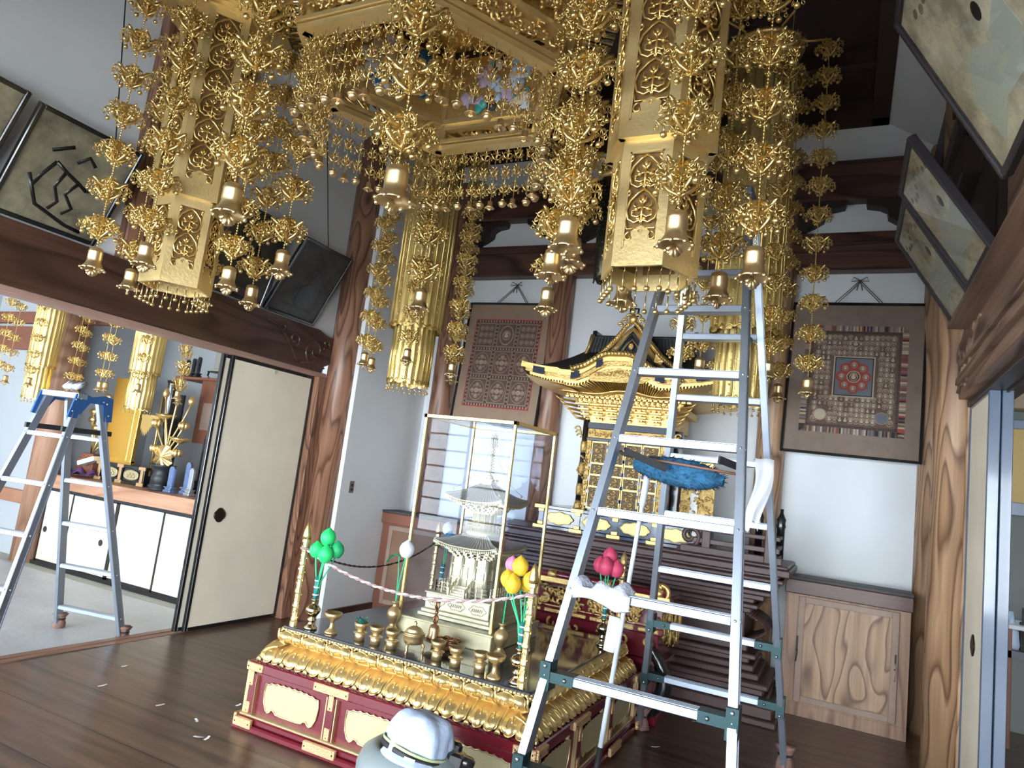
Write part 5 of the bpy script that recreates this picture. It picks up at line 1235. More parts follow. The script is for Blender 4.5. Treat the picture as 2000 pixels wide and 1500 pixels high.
def hex_lantern(label, x, y, rz):
    t = thing('hanging_lantern', label, 'lantern', (x, y, 2.2), rz)
    for nm, side, z0, z1, n in (('lower_section', .175, 0, .455, 2), ('upper_section', .205, .455, 1.50, 6)):
        ap = side*.866; body = G()
        for k in range(6):
            g1, g2, g3 = G(), G(), G(); lantern_face(g1, g2, g3, side, z0, z1, ap, n); M = RZ(k*pi/3)
            a = G(); a.merge(g1, M); body.merge(a)
            b = G(); b.merge(g2, M); ob('openwork_panel', b, MATS['lantern_scroll'], t)
            c = G(); c.merge(g3, M); ob('panel_lining', c, inset_m, t)
        def hexpts(r): return [(r*cos(k*pi/3), r*sin(k*pi/3)) for k in range(6)]
        body.prism(hexpts(side*.93), z0+.012, z0+.016, 'z') if z0 > 0 else None
        ob(nm, body, MATS['lantern_gilt'], t)
    g = G(); 
    def hexpts(r): return [(r*cos(k*pi/3), r*sin(k*pi/3)) for k in range(6)]
    for z0, z1, r in ((.440, .458, .200), (1.49, 1.51, .222), (1.51, 1.53, .245), (1.53, 1.545, .36), (1.545, 1.60, .40), (1.60, 1.62, .37)): 
        if r == .200:
            for k in range(6):
                q = G(); q.box(-.1025, .1025, -.178, -.150, .452, .470); g.merge(q, RZ(k*pi/3))
            ob('tier_ledge', g, MATS['lantern_gilt'], t); g = G()
        else: g.prism(hexpts(r), z0, z1, 'z')
    g.lathe([(.30, 1.62), (.2, 1.7), (.1, 1.85), (.03, 2.0), (.02, 2.35)], 6); g.tube([(0, 0, 2.3), (0, 0, 2.58)], .012, 8); ob('roof', g, MATS['lantern_gilt'], t)
    BD = KIDS.get('bead') or mesh('bead_drop', bead_drop(), goldo); KIDS['bead'] = BD
    for k in range(6):
        a0, a1 = k*pi/3, (k+1)*pi/3; A = Vector((.168*cos(a0), .168*sin(a0), 0)); B = Vector((.168*cos(a1), .168*sin(a1), 0))
        for j in range(4): p = A+(B-A)*(j/4); ob('bead_drop', BD, None, t, tuple(p))
    return t
def bead_drop():
    g = G(); g.tube([(0, 0, .004), (.003, 0, -.012), (0, 0, -.02)], .0013, 4); g.tube([(0, 0, -.02), (0, 0, -.070)], .0026, 6); g.ball((0, 0, -.079), .0105, 10, 7); return g
mat('lantern_gilt', (.74, .56, .26), .38, .75, bump=.15, bs=70, var=.08, vs=5); mat('lantern_scroll', (.88, .62, .22), .28, .9)
LN = ((-3.18, 2.35, radians(-3), 'left'), (-.668, 2.31, 0, 'right'))
hex_lantern('large gilded hexagonal lantern with heart scroll openwork, hanging on the left', *LN[0][:3])
hex_lantern('large gilded hexagonal lantern with heart scroll openwork, hanging above the tall stepladder', *LN[1][:3])
angn = {0: 'far right', 60: 'back right', 120: 'back left', 180: 'far left', 240: 'front left', 300: 'front right'}
for (x, y, rz, nm) in LN:
    for k in range(6):
        a = k*60; zz = 2.20+random.uniform(-.012, .012); R_ = .375
        dx = .02 if (nm == 'right' and a in (0, 300)) else 0
        long_strand('gold strand with a bell, %s one around the %s hexagonal lantern' % (angn[a], nm), x+R_*cos(radians(a))-dx, y+R_*sin(radians(a)), zz, 3.76, 1., 'strands around the hexagonal lanterns')
# ---- round fluted banners
def fluted(label, x, y, z0, r0, r1, h0, h1, sc=1., n=22):
    t = thing('fluted_hanging_banner', label, 'hanging banner', (x, y, z0))
    for nm, r, a, b in (('lower_section', r0, 0, h0), ('upper_section', r1, h0, h0+h1)):
        g = G(); m = n*4
        def fn(u, v): 
            t_ = 2*pi*u; q = r*(1+.035*cos(n*t_)); z = a+(b-a)*v
            if v < .01: z -= .022*sc*abs(sin(n*t_/4))
            return (q*cos(t_), q*sin(t_), z)
        g.grid(fn, m, 1, 0, True)
        for k in range(n):
            t_ = 2*pi*k/n
            g.tube([(r*1.025*cos(t_), r*1.025*sin(t_), a+.008), (r*1.025*cos(t_), r*1.025*sin(t_), b)], r*.028, 5)
            if k % 2 and sc > .9:
                for j in range(int((b-a)/.05)): z = a+.03+.05*j; g.ball((r*1.0*cos(t_+pi/n), r*1.0*sin(t_+pi/n), z), r*.035, 5, 3)
        ob(nm, g, MATS.get('fluted_gilt') or mat('fluted_gilt', (.84, .65, .26), .34, .82, bump=.2, bs=90), t)
        g = G(); g.tube([(r*1.04*cos(2*pi*k/(n*2)), r*1.04*sin(2*pi*k/(n*2)), a+.004+(.012*sc if k % 2 else -.010*sc)) for k in range(n*2)], r*.03, 5, 0, True); ob('scalloped_rim', g, goldo, t)
    H_ = h0+h1; top = (4.78-z0) if sc > .9 else (3.42-z0); g = G(); g.lathe([(.01, H_-.01), (r1*1.02, H_-.01), (r1*1.2, H_), (r1*1.1, H_+.04), (.03, H_+.12), (.012, H_+.14), (.012, top)], 24); [g.tube([(0, 0, H_+.06), (.39*cos(a_*pi/3), .39*sin(a_*pi/3), H_+.02)], .008, 6) for a_ in range(6)]; ob('roof', g, goldd, t)
    for k in range(n):
        a = 2*pi*k/n; o = ob('bead_drop', KIDS['bead'], None, t, (r0*cos(a), r0*sin(a), 0)); o.scale = (.8*sc,)*3
    return t
fluted('round fluted gold banner hanging before the left mandala picture', -3.10, 4.42, 2.075, .158, .198, .43, 1.9)
fluted('round fluted gold banner hanging behind the tall stepladder', -.615, 4.36, 2.075, .155, .198, .43, 1.9)
for (x, y, nm) in ((-3.10, 4.42, 'left'), (-.615, 4.36, 'right')):
    for k in range(6):
        a = k*60+ (0 if nm == 'right' else 0)
        long_strand('gold strand with a bell, %s one around the %s hall fluted banner' % (angn[k*60], nm), x+.38*cos(radians(a)), y+.38*sin(radians(a)), 2.16+random.uniform(-.02, .02), 4.41, .88, 'strands around the round banners', .185)
# ---- left room: two small fluted banners with strands
for (x, y, nm, lb) in ((-7.50, 4.2, 'leftmost', 'small round gold banner in the left room, nearer the left edge'), (-5.88, 4.2, 'right', 'small round gold banner in the left room, in front of the black lacquer post')):
    fluted(lb, x, y, 1.655, .108, .128, .33, 1.1, .7, 20)
    for k in range(6):
        a = radians(k*60+20); long_strand('small gold strand in the left room, %s of the %s banner' % (angn[k*60], 'left' if nm == 'leftmost' else 'right'), x+.36*cos(a), y+.36*sin(a), 1.77+random.uniform(-.02, .02), 2.75, .72, 'strands in the left room', .16, 0, TIERS)
# ---- the canopy
KX, KY, KZ = -1.91, 2.60, 3.26
cnp = thing('hexagonal_canopy', 'large gilded hexagonal canopy hanging over the altar', 'canopy', (KX, KY, KZ))
kg = MATS['lantern_gilt']; kd = mat('canopy_carving_gilt', (.74, .52, .20), .4, .85, bump=.6, bs=50)
RR = .645; AP = RR*.866
def hside(k): return RZ(k*pi/3)     # k=0 is the near side (towards -Y)
for k in range(6):
    M = hside(k)
    g = G(); q = G(); w = RR/2
    q.prism([(-w-.02, -AP-.035), (w+.02, -AP-.035), (w-.02, -AP+.035), (-w+.02, -AP+.035)], 0, .028, 'z'); q.prism([(-w-.01, -AP-.02), (w+.01, -AP-.02), (w-.01, -AP+.02), (-w+.01, -AP+.02)], .128, .150, 'z')
    q.box(-w+.0, -w+.035, -AP-.012, -AP+.012, .028, .13); q.box(w-.035, w, -AP-.012, -AP+.012, .028, .13); g.merge(q, M); ob('bottom_frame', g, kg, cnp)
    g = G(); q = G()
    for j in range(9):
        x = -w+.06+(2*w-.12)*j/8
        q.tube([(x-.05, -AP, .035), (x-.015, -AP-.004, .05+.02*sin(j)), (x+.02, -AP, .08), (x+.06, -AP-.004, .095+.02*cos(j*2)), (x+.09, -AP, .122)], [.006, .010, .011, .009, .004], 5)
    g.merge(q, M); ob('lattice_carving', g, MATS['lantern_scroll'], cnp)
    g = G(); q = G(); q.box(-w, w, -AP-.008, -AP+.012, .15, .62); g.merge(q, M); ob('wall_panel', g, kd, cnp)
    g = G(); q = G(); q.box(-w-.0, -w+.03, -AP-.015, -AP+.022, .15, .62); q.box(w-.03, w, -AP-.015, -AP+.022, .15, .62); q.box(-w, w, -AP-.015, -AP+.022, .15, .175); g.merge(q, M); ob('inner_frame', g, kg, cnp)
    # outside: stacked bands and rafters
    g = G(); q = G(); 
    for r, z0, z1 in ((.70, .035, .055), (.72, .16, .19), (.78, .30, .34)):
        a = r*.866; q.prism([(-r/2, -a), (r/2, -a), (r/2-.06, -a+.1), (-r/2+.06, -a+.1)], z0, z1, 'z')
    g.merge(q, M); ob('moulding', g, kg, cnp)
    g = G(); q = G(); rr = random.Random(k)
    for j in range(34): x = -.30+.60*rr.random(); z = .07+.08*rr.random(); q.tube([(x+a, -AP-.035-.02*rr.random(), z+b) for a, b in spiral(0, 0, .026, .006, j, j+4.2, 8)], .009, 5)
    for j in range(34): x = -.33+.66*rr.random(); z = .20+.09*rr.random(); q.tube([(x+a, -AP-.065-.03*rr.random(), z+b) for a, b in spiral(0, 0, .030, .006, j, j+4.2, 8)], .010, 5)
    g.merge(q, M); ob('outer_carving', g, kd, cnp)
    g = G(); q = G()
    for j in range(18): x = -.38+.76*j/17; q.tube([(x, -AP-.02, .40), (x*1.12, -AP-.28, .37)], .016, 8); 
    g.merge(q, M); ob('rafter_row', g, mat('rafter_brass', (.60, .50, .32), .25, 1.) if 'rafter_brass' not in MATS else MATS['rafter_brass'], cnp)
    g = G(); q = G(); q.add([(-.32, -AP, .44), (.32, -AP, .44), (.50, -AP-.32, .41), (-.50, -AP-.32, .41), (-.30, -AP+.02, .66), (.30, -AP+.02, .66), (.50, -AP-.32, .44), (-.50, -AP-.32, .44)], [(0, 1, 2, 3), (4, 5, 6, 7), (3, 2, 6, 7), (0, 1, 5, 4), (0, 3, 7, 4), (1, 2, 6, 5)]); g.merge(q, M); ob('roof_side', g, dark, cnp)
    a = k*pi/3; g = G(); q = G(); q.cbox(.60, .84, -.022, .022, .285, .325, .004); q.tube([(.82, 0, .31), (.90, 0, .34), (.93, 0, .40), (.89, 0, .43)], [.024, .022, .016, .006], 8); g.merge(q, RZ(a)); ob('corner_arm', g, kg, cnp)
    g = G(); q = G(); q.box(RR-.03, RR+.012, -.018, .018, 0, .62); g.merge(q, RZ(a)); ob('corner_post', g, kg, cnp)
def hexp(r): return [(r*cos(k*pi/3), r*sin(k*pi/3)) for k in range(6)]
g = G(); g.prism(hexp(.66), .62, .66, 'z'); g.tube([(0, 0, .66), (0, 0, 1.52)], .015, 8); ob('canopy_ceiling', g, kd, cnp)
# painted clouds on the inner far walls
cols = [mat('paint_light_blue', (.38, .52, .70), .6), mat('paint_teal', (.04, .32, .30), .6), mat('paint_lilac', (.42, .34, .46), .6), mat('paint_white', (.62, .64, .70), .6), mat('paint_deep_blue', (.02, .13, .28), .6), mat('paint_skin', (.62, .50, .32), .6), blackm]
for k, wts in ((3, (0, 0, 2, 3, 3, 5, 1, 6, 2)), (4, (4, 4, 5, 5, 3)), (2, (0, 3, 3, 2, 1)), (5, (4, 5, 5)), (1, (0, 3, 5)), (0, (4, 5, 3))):
    g = G(); q = G(); rr = random.Random(k*5+1)
    for j in range(30):
        c = wts[j % len(wts)]; x = -.20+.42*rr.random(); z = .22+.30*rr.random()
        if c in (3, 0): x = abs(x)*(-1 if k == 3 else 1)
        for i in range(4): q.ball((x+.05*rr.random()-.025, -AP+.022, z+.05*rr.random()-.025), .018+.024*rr.random(), 9, 6, c, (1, .35, 1))
    g.merge(q, hside(k)); ob('painted_clouds', g, cols, cnp)
# six long corner strands
cn2 = {0: 'right', 60: 'back right', 120: 'back left', 180: 'left', 240: 'front left', 300: 'front right'}
for k in range(6):
    a = radians(k*60); sc = 1.25 if k in (4, 5) else 1.12
    long_strand('gold strand with a big bell hanging from the %s corner of the canopy' % cn2[k*60], KX+.82*cos(a), KY+.82*sin(a), 2.355, KZ+.30, sc, 'corner strands of the canopy', .225)
# short strands along the rim
def short_mesh(n, end):
    g = G(); p = .098; L = n*p
    g.tube([(0, 0, .01), (0, 0, -L-.02)], .0016, 4); g.tube([(.006, 0, .012), (0, 0, .024), (-.006, 0, .012)], .0025, 4)
    for i in range(n):
        z = -.05-p*i; 
        for k in range(4):
            q = G(); q.tube([(.002, 0, -.022), (.018, 0, -.018), (.032, 0, -.004), (.024, 0, .010), (.010, 0, .006), (.012, 0, .022), (.026, 0, .026)], [.004, .005, .006, .005, .0035, .004, .001], 5)
            q.tube([(.030, 0, -.004), (.042, 0, .004), (.044, 0, .012)], [.004, .003, .001], 4); q.tube([(.030, 0, -.006), (.031, 0, -.020)], .001, 3)
            q.tube([(.031+.006*cos(t), .0, -.027+.007*sin(t)) for t in [0, 1.26, 2.5, 3.77, 5.03]], .002, 4, 0, True)
            g.merge(q, T(0, 0, z) @ RZ(k*pi/2+i*.5) @ S(.78, .78, 1.05))
        g.ball((0, 0, z+.018), .006, 6, 4)
    return g
def end_ball():
    g = G(); g.ball((0, 0, 0), .021, 14, 10); g.lathe([(.0215, -.002), (.024, .004), (.0215, .010)], 16); g.lathe([(.008, .016), (.011, .024), (.004, .030)], 10); return g
def end_bell():
    g = G(); g.lathe([(.003, .022), (.014, .018), (.014, -.002), (.019, -.012), (.027, -.020), (.02, -.018)], 16, (0, 0, 0), 0, True, lambda t, k: 1+.08*abs(sin(3*t)) if k > .6 else 1)
    for k in range(5): a = (k-2)*.4; g.tube([(0, 0, -.014), (.013*sin(a), 0, -.016-.018*cos(a))], [.002, .0045], 4)
    return g
SM = {3: mesh('short_strand', short_mesh(3, 0), goldo)}
EB, EL = mesh('end_ball', end_ball(), MATS['bell_brass']), mesh('end_bell', end_bell(), MATS['bell_brass'])
ORD = ['first', 'second', 'third', 'fourth', 'fifth', 'sixth', 'seventh', 'eighth', 'ninth']; CORN = ['front left', 'front right', 'right', 'back right', 'back left', 'left']
names = ['near', 'near right', 'far right', 'far', 'far left', 'near left']
for k in range(6):
    nn = 9
    for j in range(nn):
        u = (j+.5)/nn-.5; x = u*(RR-.02); 
        for row, (ap, dz, rows) in enumerate(((AP+.0, 0, 3),)):
            p = hside(k) @ Vector((x, -ap, 0)); ball = (j % 2 == 0)
            o = ob('rim_strand', SM[3], None, None, (KX+p.x, KY+p.y, KZ-.004), (random.uniform(-.03, .03), random.uniform(-.03, .03), random.random()*3))
            tag(o, 'gold %s strand, %s along %s canopy rim from its %s corner' % ('ball' if ball else 'bell', ORD[j], names[k], CORN[k]), 'hanging ornament', 'short strands along the canopy rim')
            ob('end_ball' if ball else 'end_bell', EB if ball else EL, None, o, (0, 0, -.335))
# dim hanging lamp behind, and a dark beam end
lt = thing('netted_hanging_lamp', 'dark netted lamp with a ribbed gold cap hanging behind the canopy', 'lamp', (-1.68, 4.62, 2.92))
g = G(); g.lathe([(.085, .80), (.10, .82), (.10, .90), (.07, .93), (.02, .95), (.012, 1.84)], 24, (0, 0, 0), 0, True, lambda t, k: 1+.06*(1 if sin(12*t) > 0 else -1)); ob('ribbed_cap', g, gsh, lt)
g = G(); rr = random.Random(3)
for k in range(170):
    a = rr.random()*2*pi; z = .8*rr.random(); r = .085-.03*(1-z/.8); g.tube([(r*cos(a+p_*8), r*sin(a+p_*8), z+q_) for p_, q_ in spiral(0, 0, .024, .008, k, k+5, 7)], .005, 4)
g.lathe([(.03, 0), (.06, .05), (.07, .3), (.075, .8)], 14); ob('netting', g, mat('dark_bronze_net', (.05, .045, .03), .35, .8), lt)
# ================================================================== LEFT ROOM
g = G(); g.cbox(-7.75, -4.58, 4.64, 5.9, .745, .885, .006); tag(ob('alcove_counter', g, ledge_wood), 'long reddish wooden counter above the cream sliding cupboard doors', 'counter')
cp = thing('sliding_cupboard', 'row of cream sliding cupboard doors with black frames under the left room counter', 'cupboard', (0, 4.67, -.07))
g = G(); g.box(-7.75, -4.6, .05, 1.2, 0, .813); ob('body', g, blackm, cp)
g = G(); g.box(-7.75, -4.6, -.02, .05, 0, .04); g.box(-7.75, -4.6, -.02, .05, .79, .813); ob('track', g, black, cp)
for i, (a, b) in enumerate(((-7.74, -7.24), (-7.26, -6.53), (-6.55, -5.83), (-5.85, -5.2), (-5.22, -4.62))):
    y = 0 if i % 2 else .02; g = G(); f = .022
    g.box(a, a+f, y-.01, y+.012, .04, .79); g.box(b-f, b, y-.01, y+.012, .04, .79); g.box(a, b, y-.01, y+.012, .04, .055); g.box(a, b, y-.01, y+.012, .778, .79); d = ob('door', g, black, cp)
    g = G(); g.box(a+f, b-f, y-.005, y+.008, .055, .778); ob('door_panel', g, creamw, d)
    px = {0: -7.66, 1: None, 2: -6.66+.0, 3: None, 4: None}[i] if i != 1 else -6.69
    if i in (0, 1):
        q = G(); q.prism([(px+.032*cos(t), .37+.032*sin(t)) for t in [2*pi*k/18 for k in range(18)]], y-.008, y-.004, 'y'); ob('finger_pull', q, blackm, d)
g = G(); g.lathe([(.165, 0), (.165, 3.47)], 32); struct('trim_28', g, wood('left_room_pillar', (.40, .225, .145), (.36, .20, .125), (.26, .13, .08), 2, 3, 5, .5), (-7.92, 4.72, -.07))
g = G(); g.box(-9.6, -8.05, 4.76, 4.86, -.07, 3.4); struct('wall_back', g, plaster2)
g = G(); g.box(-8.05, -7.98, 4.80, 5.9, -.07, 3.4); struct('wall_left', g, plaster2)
for i, (z0, z1) in enumerate(((2.24, 2.52), (.50, .64), (2.56, 2.70))):
    g = G(); g.cbox(-9.6, -7.95 if i < 2 else -4.6, 4.70, 4.78, z0, z1, .006); struct('trim_%d' % (29+i), g, cedar if i != 1 else mat('mid_brown_wood', (.36, .17, .10), .5, 0, var=.15, vs=4))
g = G()
rr = random.Random(12)
def sh_(u, v): return (-8.9+4.3*u, 1.2+3.3*v, -.066+.006*abs(sin(u*23+v*7))*abs(sin(v*31+u*5)))
g.grid(sh_, 60, 50); tag(ob('dust_sheet', g, mat('pale_dust_sheet', (.50, .53, .56), .45, 0, bump=.5, bs=9, var=.12, vs=2)), 'pale dust sheet spread over the left room floor', 'sheet')
# altar things on the counter
ab = thing('altar_box', 'low black and gold altar box on the left room counter', 'altar stand', (-6.98, 4.92, .885))
g = G(); g.cbox(-.36, .40, 0, .35, 0, .03, .004); g.cbox(-.34, .38, .015, .33, .03, .17, .003); g.cbox(-.37, .41, -.01, .35, .17, .20, .004); ob('body', g, black, ab)
for i in range(2):
    cx = -.15+.34*i; pts = [(cx+.12*cos(a)*(1-.06*cos(4*a)), .10+.05*sin(a)) for a in [2*pi*j/24 for j in range(24)]]; g = G(); g.prism(pts, .005, .012, 'y'); g.tube([(a, .004, b) for a, b in pts], .005, 4, 0, True)
    for k in range(5): g.ball((cx-.05+.025*k, .002, .09+.02*(k % 2)), .018, 7, 5)
    ob('gilt_panel', g, pgold, ab)
for cx in (-.33, .02, .37):
    for z in (0, .165):
        g = G(); g.cbox(cx-.05, cx+.05, -.018, 0, z, z+.035, .003); ob('gilt_fitting', g, ornm, ab)
    g = G(); g.cbox(cx-.02, cx+.02, -.012, .0, .03, .17, .003); ob('gilt_upright', g, ornm, ab)
orng = mat('orange_gilding', (.85, .50, .09), .25, .75)
g = G(); g.box(-7.44, -6.92, 4.99, 5.04, 1.085, 1.12); g.cbox(-7.44, -7.03, 5.0, 5.03, 1.10, 2.02, .004); g.cbox(-7.0, -6.92, 4.98, 5.03, 1.10, 2.02, .004); tag(ob('gilded_screen', g, orng), 'tall orange gold folding panel standing behind the altar box', 'screen')
g = G(); g.lathe([(.075, 0), (.08, .02), (.062, .04), (.058, 1.1), (.07, 1.14)], 24); tag(ob('lacquer_post', g, black, None, (-6.52, 5.02, .886)), 'round black lacquer post between the gold screen and the lotus flowers', 'post')
g = G(); g.box(-6.70, -6.58, 5.06, 5.08, .886, 1.62); g.box(-6.9, -6.55, 5.2, 5.22, .886, 1.9); tag(ob('black_gap_backing', g, blackm), 'black backing for the gap behind the altar box beside the lacquer post', 'curtain')  # flat black sheets stand in for the black gap here
g = G()
for k in range(11): x = -6.86+.025*k; g.prism([(x-.013, 1.62), (x+.013, 1.62), (x+.013, 1.50-.05*sin(k*.6)), (x, 1.46-.06*sin(k*.6)), (x-.013, 1.5-.05*sin(k*.6))], 4.985, 4.99, 'y')
g.box(-6.88, -6.58, 4.983, 4.992, 1.60, 1.64); g.tube([(-6.60, 4.98, 1.9), (-6.58, 4.98, 1.0)], .010, 6); tag(ob('gilt_valance', g, goldd), 'small gilt valance hanging in front of the black gap', 'valance')
v = thing('black_vase', 'waisted black vase holding the golden lotus flowers', 'vase', (-6.24, 4.86, .885))
g = G(); g.lathe([(.10, 0), (.105, .02), (.07, .045), (.075, .07), (.095, .11), (.085, .15), (.07, .19), (.095, .235), (.13, .26), (.115, .255), (.07, .21)], 24); ob('body', g, mat('black_bronze', (.035, .04, .045), .45, .4), v)
lf = thing('golden_lotus_bouquet', 'golden metal lotus flowers and leaves standing in the black vase', 'ornamental flowers', (-6.24, 4.86, 1.13))
lg = mat('golden_lotus', (.86, .64, .28), .32, .9)
g = G()
def fan(u, v): a = 2*pi*u; r = .14*v; return (r*cos(a), -.05-.012*cos(9*a)*v+.03*v*v, .09+r*sin(a)*.92)
g.grid(fan, 72, 5); ob('round_leaf', g, lg, lf)
for (x, z, k) in ((-.16, .72, 0), (.05, .98, 1), (.24, .66, 0), (-.22, .42, 1), (.19, .42, 1), (-.17, .16, 1), (.16, .14, 1), (-.10, .48, 2), (.17, .26, 2)):
    g = G(); g.tube([(0, 0, -.03), (x*.15, 0, z*.4), (x*.7, 0, z*.75), (x, 0, z)], .009, 6); st = ob('stem', g, lg, lf)
    g = G()
    if k == 0: g.lathe([(.004, -.03), (.03, 0), (.034, .03), (.022, .065), (.002, .09)], 12, (x, 0, z))
    elif k == 1:
        for j in range(7): a = 2*pi*j/7; g.ball((x+.035*cos(a), .035*sin(a), z+.01), .03, 8, 6, 0, (.8, .8, 1.3))
        g.ball((x, 0, z+.01), .03, 8, 6)
    else: g.lathe([(.004, -.02), (.03, .0), (.075, .02), (.09, .05), (.07, .03)], 18, (x, 0, z), 0, True, lambda t, q: 1+.15*cos(6*t))
    ob('lotus_flower', g, lg, st)
l2 = thing('golden_lotus_bouquet', 'golden lotus ornament left of the orange gold screen', 'ornamental flowers', (-7.62, 5.0, 1.10))
g = G(); g.cbox(-.10, .10, -.05, .06, -.02, .04, .004); g.cbox(-.14, .14, -.06, .1, -.21, -.02, .004); ob('stand', g, cedar, l2)
for j in range(7): g = G(); a = j*.9; x = .13*cos(a); z = .15+.09*j; g.tube([(0, 0, .03), (x*.5, 0, z*.6), (x, 0, z)], .011, 6); g.ball((x, 0, z), .05, 9, 6, 0, (1.2, .6, .8)); ob('lotus_flower', g, lg, l2)
# tablets
def tablet(label, x, y, z, h, w, m=black, group='memorial tablets'):
    t = thing('memorial_tablet', label, 'tablet', (x, y, z), 0, group); g = G(); g.cbox(-w*.9, w*.9, -.04, .04, 0, h*.10, .003); g.cbox(-w*.7, w*.7, -.03, .03, h*.10, h*.17, .003); g.cbox(-w, w, -.035, .035, h*.17, h*.22, .003); ob('base', g, m, t)
    g = G(); g.prism([(-w*.62, h*.22), (w*.62, h*.22), (w*.68, h*.9), (w*.35, h*.99), (0, h), (-w*.35, h*.99), (-w*.68, h*.9)], -.012, .012, 'y'); g.box(-w*.5, w*.5, -.016, -.012, h*.3, h*.85); ob('plate', g, m, t); return t
silv = mat('blue_silver', (.18, .25, .42), .25, .6)
tablet('small bluish memorial tablet right of the black vase', -6.06, 4.84, .886, .26, .055, silv); tablet('tall bluish memorial tablet right of the black vase, in front of the dark ones', -5.93, 4.92, .886, .32, .05, silv); tablet('slim pale memorial tablet closest to the cream door', -5.80, 4.86, .886, .27, .045, MATS['steel'])
for i, (x, h, wd) in enumerate(((-5.98, .62, 'tallest'), (-5.84, .52, 'second tallest'), (-5.70, .58, 'slim'), (-5.56, .44, 'short'))): tablet('%s dark memorial tablet in the back row behind the bluish ones' % wd, x, 5.12+.02*i, .886, h, .06)
sb = thing('tablet_shelf', 'brown stepped board carrying dark tablets at the back of the alcove', 'shelf', (0, 0, 0))
g = G(); g.box(-6.55, -5.2, 5.4, 5.42, 1.4, 2.12); g.cbox(-6.95, -5.2, 5.35, 5.9, 2.10, 2.13, .004); ob('board', g, cedar, sb)
g = G(); g.box(-6.45, -6.0, 5.38, 5.4, 1.55, 1.85); ob('pale_panel', g, mat('faded_board', (.28, .20, .16), .6), sb)
for i, x in enumerate((-6.86, -6.76, -6.68)): tablet('dark tablet on the upper shelf, %s from its left end' % ('first', 'second', 'third')[i], x, 5.42, 2.131, .20+.02*i, .035)
ur = thing('urn_stand', 'pale urn on a small black stand on the upper shelf', 'urn', (-6.38, 5.45, 2.131)); g = G(); g.cbox(-.12, .12, -.06, .06, .07, .085, .003); [g.tube([(s_*.10, -.05, .07), (s_*.11, -.05, .03), (s_*.08, -.05, 0)], .01, 6) for s_ in (-1, 1)]; ob('stand', g, black, ur)
g = G(); g.cbox(-.08, .1, -.05, .05, .085, .11, .003); g.cbox(-.045, .08, -.045, .045, .11, .32, .008); ob('urn', g, mat('grey_stone', (.30, .29, .25), .7), ur)
g = G()
def pc(u, v): return (-.20+.42*u, -.12+.2*v, .02+.14*abs(sin(u*5+1))*sin(pi*min(1, v+.1))*(.6+.4*sin(u*11+v*6)))
g.grid(pc, 26, 14); o = ob('purple_cloth', g, mat('purple_cloth', (.10, .04, .16), .7), None, (-7.50, 4.86, .886)); tag(o, 'crumpled purple cloth on the left room counter beside the altar box', 'cloth')
g = G(); g.cbox(-.12, .10, -.04, .06, 0, .05, .004); tag(ob('white_box', g, wht, None, (-7.45, 4.88, 1.045), (0, -.35, .2)), 'small white box lying on the purple cloth', 'box')
# ================================================================== RIGHT ROOM
g = G(); g.box(1.02, 3.0, 6.74, 6.80, 1.74, 2.33); struct('window_7', g, mat('amber_glass', (.62, .42, .13), .5))
g = G(); g.cbox(.95, 3.05, 6.68, 6.8, 1.64, 1.74, .004); g.cbox(.95, 3.05, 6.70, 6.8, 2.33, 2.40, .004); struct('trim_32', g, mat('blue_grey_frame', (.22, .27, .36), .3))
g = G(); g.cbox(.86, 3.1, 6.6, 6.8, 2.48, 2.62, .004); g.cbox(.86, 3.1, 6.62, 6.8, 2.75, 3.1, .004); struct('trim_33', g, mat('pale_brown_wood', (.42, .30, .20), .5, 0, var=.2, vs=4))
dk = thing('side_desk', 'wooden desk with a pale top seen through the right doorway', 'desk', (1.6, 6.42, 0))
g = G(); g.cbox(-.55, .55, -.22, .22, .82, .85, .004); ob('top', g, wht, dk)
g = G(); g.box(-.40, .53, -.20, .2, .70, .82); ob('drawer_unit', g, ledge_wood, dk)
g = G(); g.box(-.53, .53, -.20, .2, .62, .67); ob('lower_shelf', g, mat('dusty_shelf', (.2, .2, .24), .7), dk)
for sx in (-.50, .50):
    for sy in (-.18, .18): g = G(); g.cbox(sx-.02, sx+.02, sy-.02, sy+.02, 0, .82, .003); ob('leg', g, cedar, dk)
g = G(); g.lathe([(.05, 0), (.06, .03), (.05, .12), (.02, .2), (.012, .26)], 14, (0, 0, 0), 0, True, lambda t, k: 1+.18*sin(5*t)); tag(ob('plastic_bag', g, mat('pale_blue_bag', (.55, .68, .85), .4), None, (1.135, 6.35, .67)), 'gathered pale blue plastic bag on the desk in the right room', 'bag')
g = G(); g.cbox(-.025, .025, -.02, .02, 0, .20, .004); g.box(-.012, .02, -.01, .01, .2, .30); g.box(-.005, .03, -.01, .01, .26, .29); tag(ob('black_sprayer', g, blackm, None, (1.205, 6.32, .67)), 'black bottle beside the pale blue plastic bag', 'bottle')
# ================================================================== IN FRONT: TUB, CAP AND HEADLAMP, PAPER SCRAPS
g = G()
g.lathe([(.02, .0), (.20, .0), (.215, .05), (.215, .30), (.20, .34), (.165, .365), (.13, .375), (.13, .365), (.15, .355), (.19, .33), (.19, .06), (.02, .04)], 40, (0, 0, 0)); tb2 = ob('plastic_tub', g, mat('grey_translucent_plastic', (.28, .33, .34), .35, 0, trans=.25), None, (-1.47, 2.49, 0)); tag(tb2, 'rounded pale grey plastic bucket with a white cap resting on it', 'bucket')
g = G(); g.lathe([(.01, .366), (.125, .366), (.125, .372), (.01, .372)], 30); ob('lid', g, mat('grey_lid', (.24, .28, .29), .5), tb2)
cp2 = thing('cloth_cap', 'white cloth cap lying on the pale grey bucket', 'cap', (-1.445, 2.46, .355), radians(20)); cp2.scale = (1.35, 1.3, 1.35); cp2.rotation_euler = (radians(-8), radians(10), radians(20))
g = G()
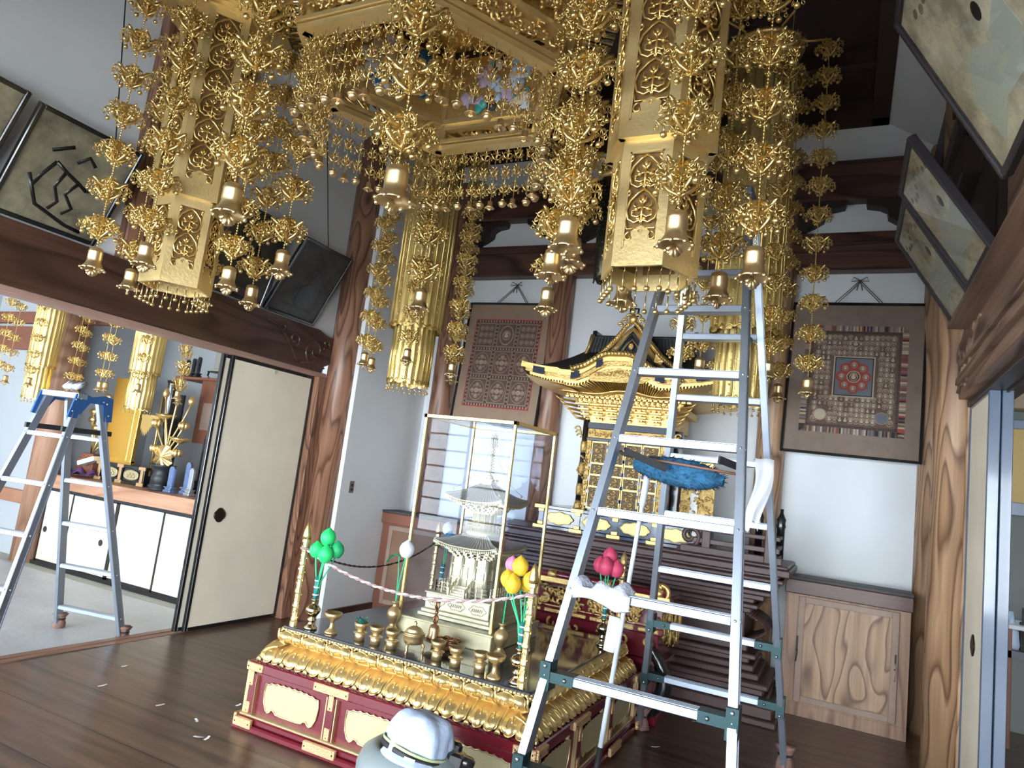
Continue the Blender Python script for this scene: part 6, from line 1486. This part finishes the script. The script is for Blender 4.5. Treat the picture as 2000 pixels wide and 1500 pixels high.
def capf(u, v):
    a = 2*pi*u; h = .105; t = v*pi/2; r = .095*cos(t)**.45 if v < 1 else 0.0
    w = 1+.05*sin(5*a+3*v)+.035*sin(11*a)*(1-v)+.03*cos(3*a-8*v)
    return (r*w*cos(a)*1.05, r*w*sin(a), h*sin(t)**.95*(1+.07*sin(4*a+1)*v*(1-v)*3)+.004)
g.grid(capf, 48, 20); ob('crown', g, mat('white_cotton', (.50, .59, .78), .95, 0, bump=.6, bs=35), cp2)
g = G()
def brim(u, v): a = -pi*.85+pi*.7*u; r = .095+.030*v*sin(pi*u)**.5; return (r*cos(a), r*sin(a), .012-.02*v)
g.grid(brim, 24, 6); o = ob('brim', g, MATS['white_cotton'], cp2); m_ = o.modifiers.new('s', 'SOLIDIFY'); m_.thickness = .006
hl = thing('headlamp', 'black headlamp with a pale green striped strap around the white cap', 'headlamp', (-1.445, 2.46, .355)); hl.scale = (1.3, 1.3, 1.0); hl.rotation_euler = (radians(-8), radians(10), radians(20))
g = G()
for (z, w, mi) in ((.010, .012, 0), (.026, .006, 1)): g.tube([(.105*cos(a), .102*sin(a), z+.006*sin(2*a)) for a in [2*pi*k/36 for k in range(36)]], w, 6, mi, True, True, .35)
ob('strap', g, [blackm, mat('pale_green_strap', (.42, .48, .25), .8)], hl)
g = G(); g.cbox(.095, .150, -.03, .045, .0, .055, .01); g.cbox(.085, .13, .03, .075, .02, .075, .01); g.lathe([(.0, -.02), (.024, -.02), (.026, .01), (.02, .02)], 14, (.155, .0, .03)); ob('lamp_housing', g, black, hl)
g = G(); g.box(-.012, .02, -.1215, -.1205, .006, .018); ob('strap_mark', g, wht, hl)
rr = random.Random(9)
for i, (x, y, l) in enumerate(((-3.276, 2.81, 'near the left end of the altar'), (-2.976, 2.797, 'just left of the altar corner'), (-3.002, 3.103, 'beside the altar left side'), (-2.80, 2.66, 'at the altar front left corner, left one'), (-2.76, 2.68, 'at the altar front left corner, right one'), (-3.965, 3.082, 'toward the cream sliding door'), (-3.732, 2.784, 'in the open floor left of the altar'), (-.921, 4.306, 'under the tall stepladder'), (-.819, 4.984, 'before the dark stepped platform'))):
    g = G(); a = .018+.01*rr.random(); g.add([(-a, -.006, .001), (0, -.008, .002), (0, .006, .003), (-a, .008, .001), (a, -.002, .006), (a, .010, .004)], [(0, 1, 2, 3), (1, 4, 5, 2)]); o = ob('paper_scrap', g, wht, None, (x, y, .001), (0, 0, rr.random()*3)); tag(o, 'tiny white paper scrap on the floor '+l, 'paper scrap', 'paper scraps on the floor')
g = G(); g.box(-.005, 0, -.03, .03, 0, .11); sw = ob('wall_switch', g, mat('switch_plate', (.20, .17, .15), .5), None, (-4.13, 5.19, 1.13)); sw.location = (-4.094, 5.19, 1.13); tag(sw, 'small brown switch plate on the wall beside the left round pillar', 'switch')
g = G(); g.box(.0, .006, -.012, .012, .02, .045); g.box(.0, .006, -.012, .012, .06, .085); ob('switch_key', g, blackm, sw)
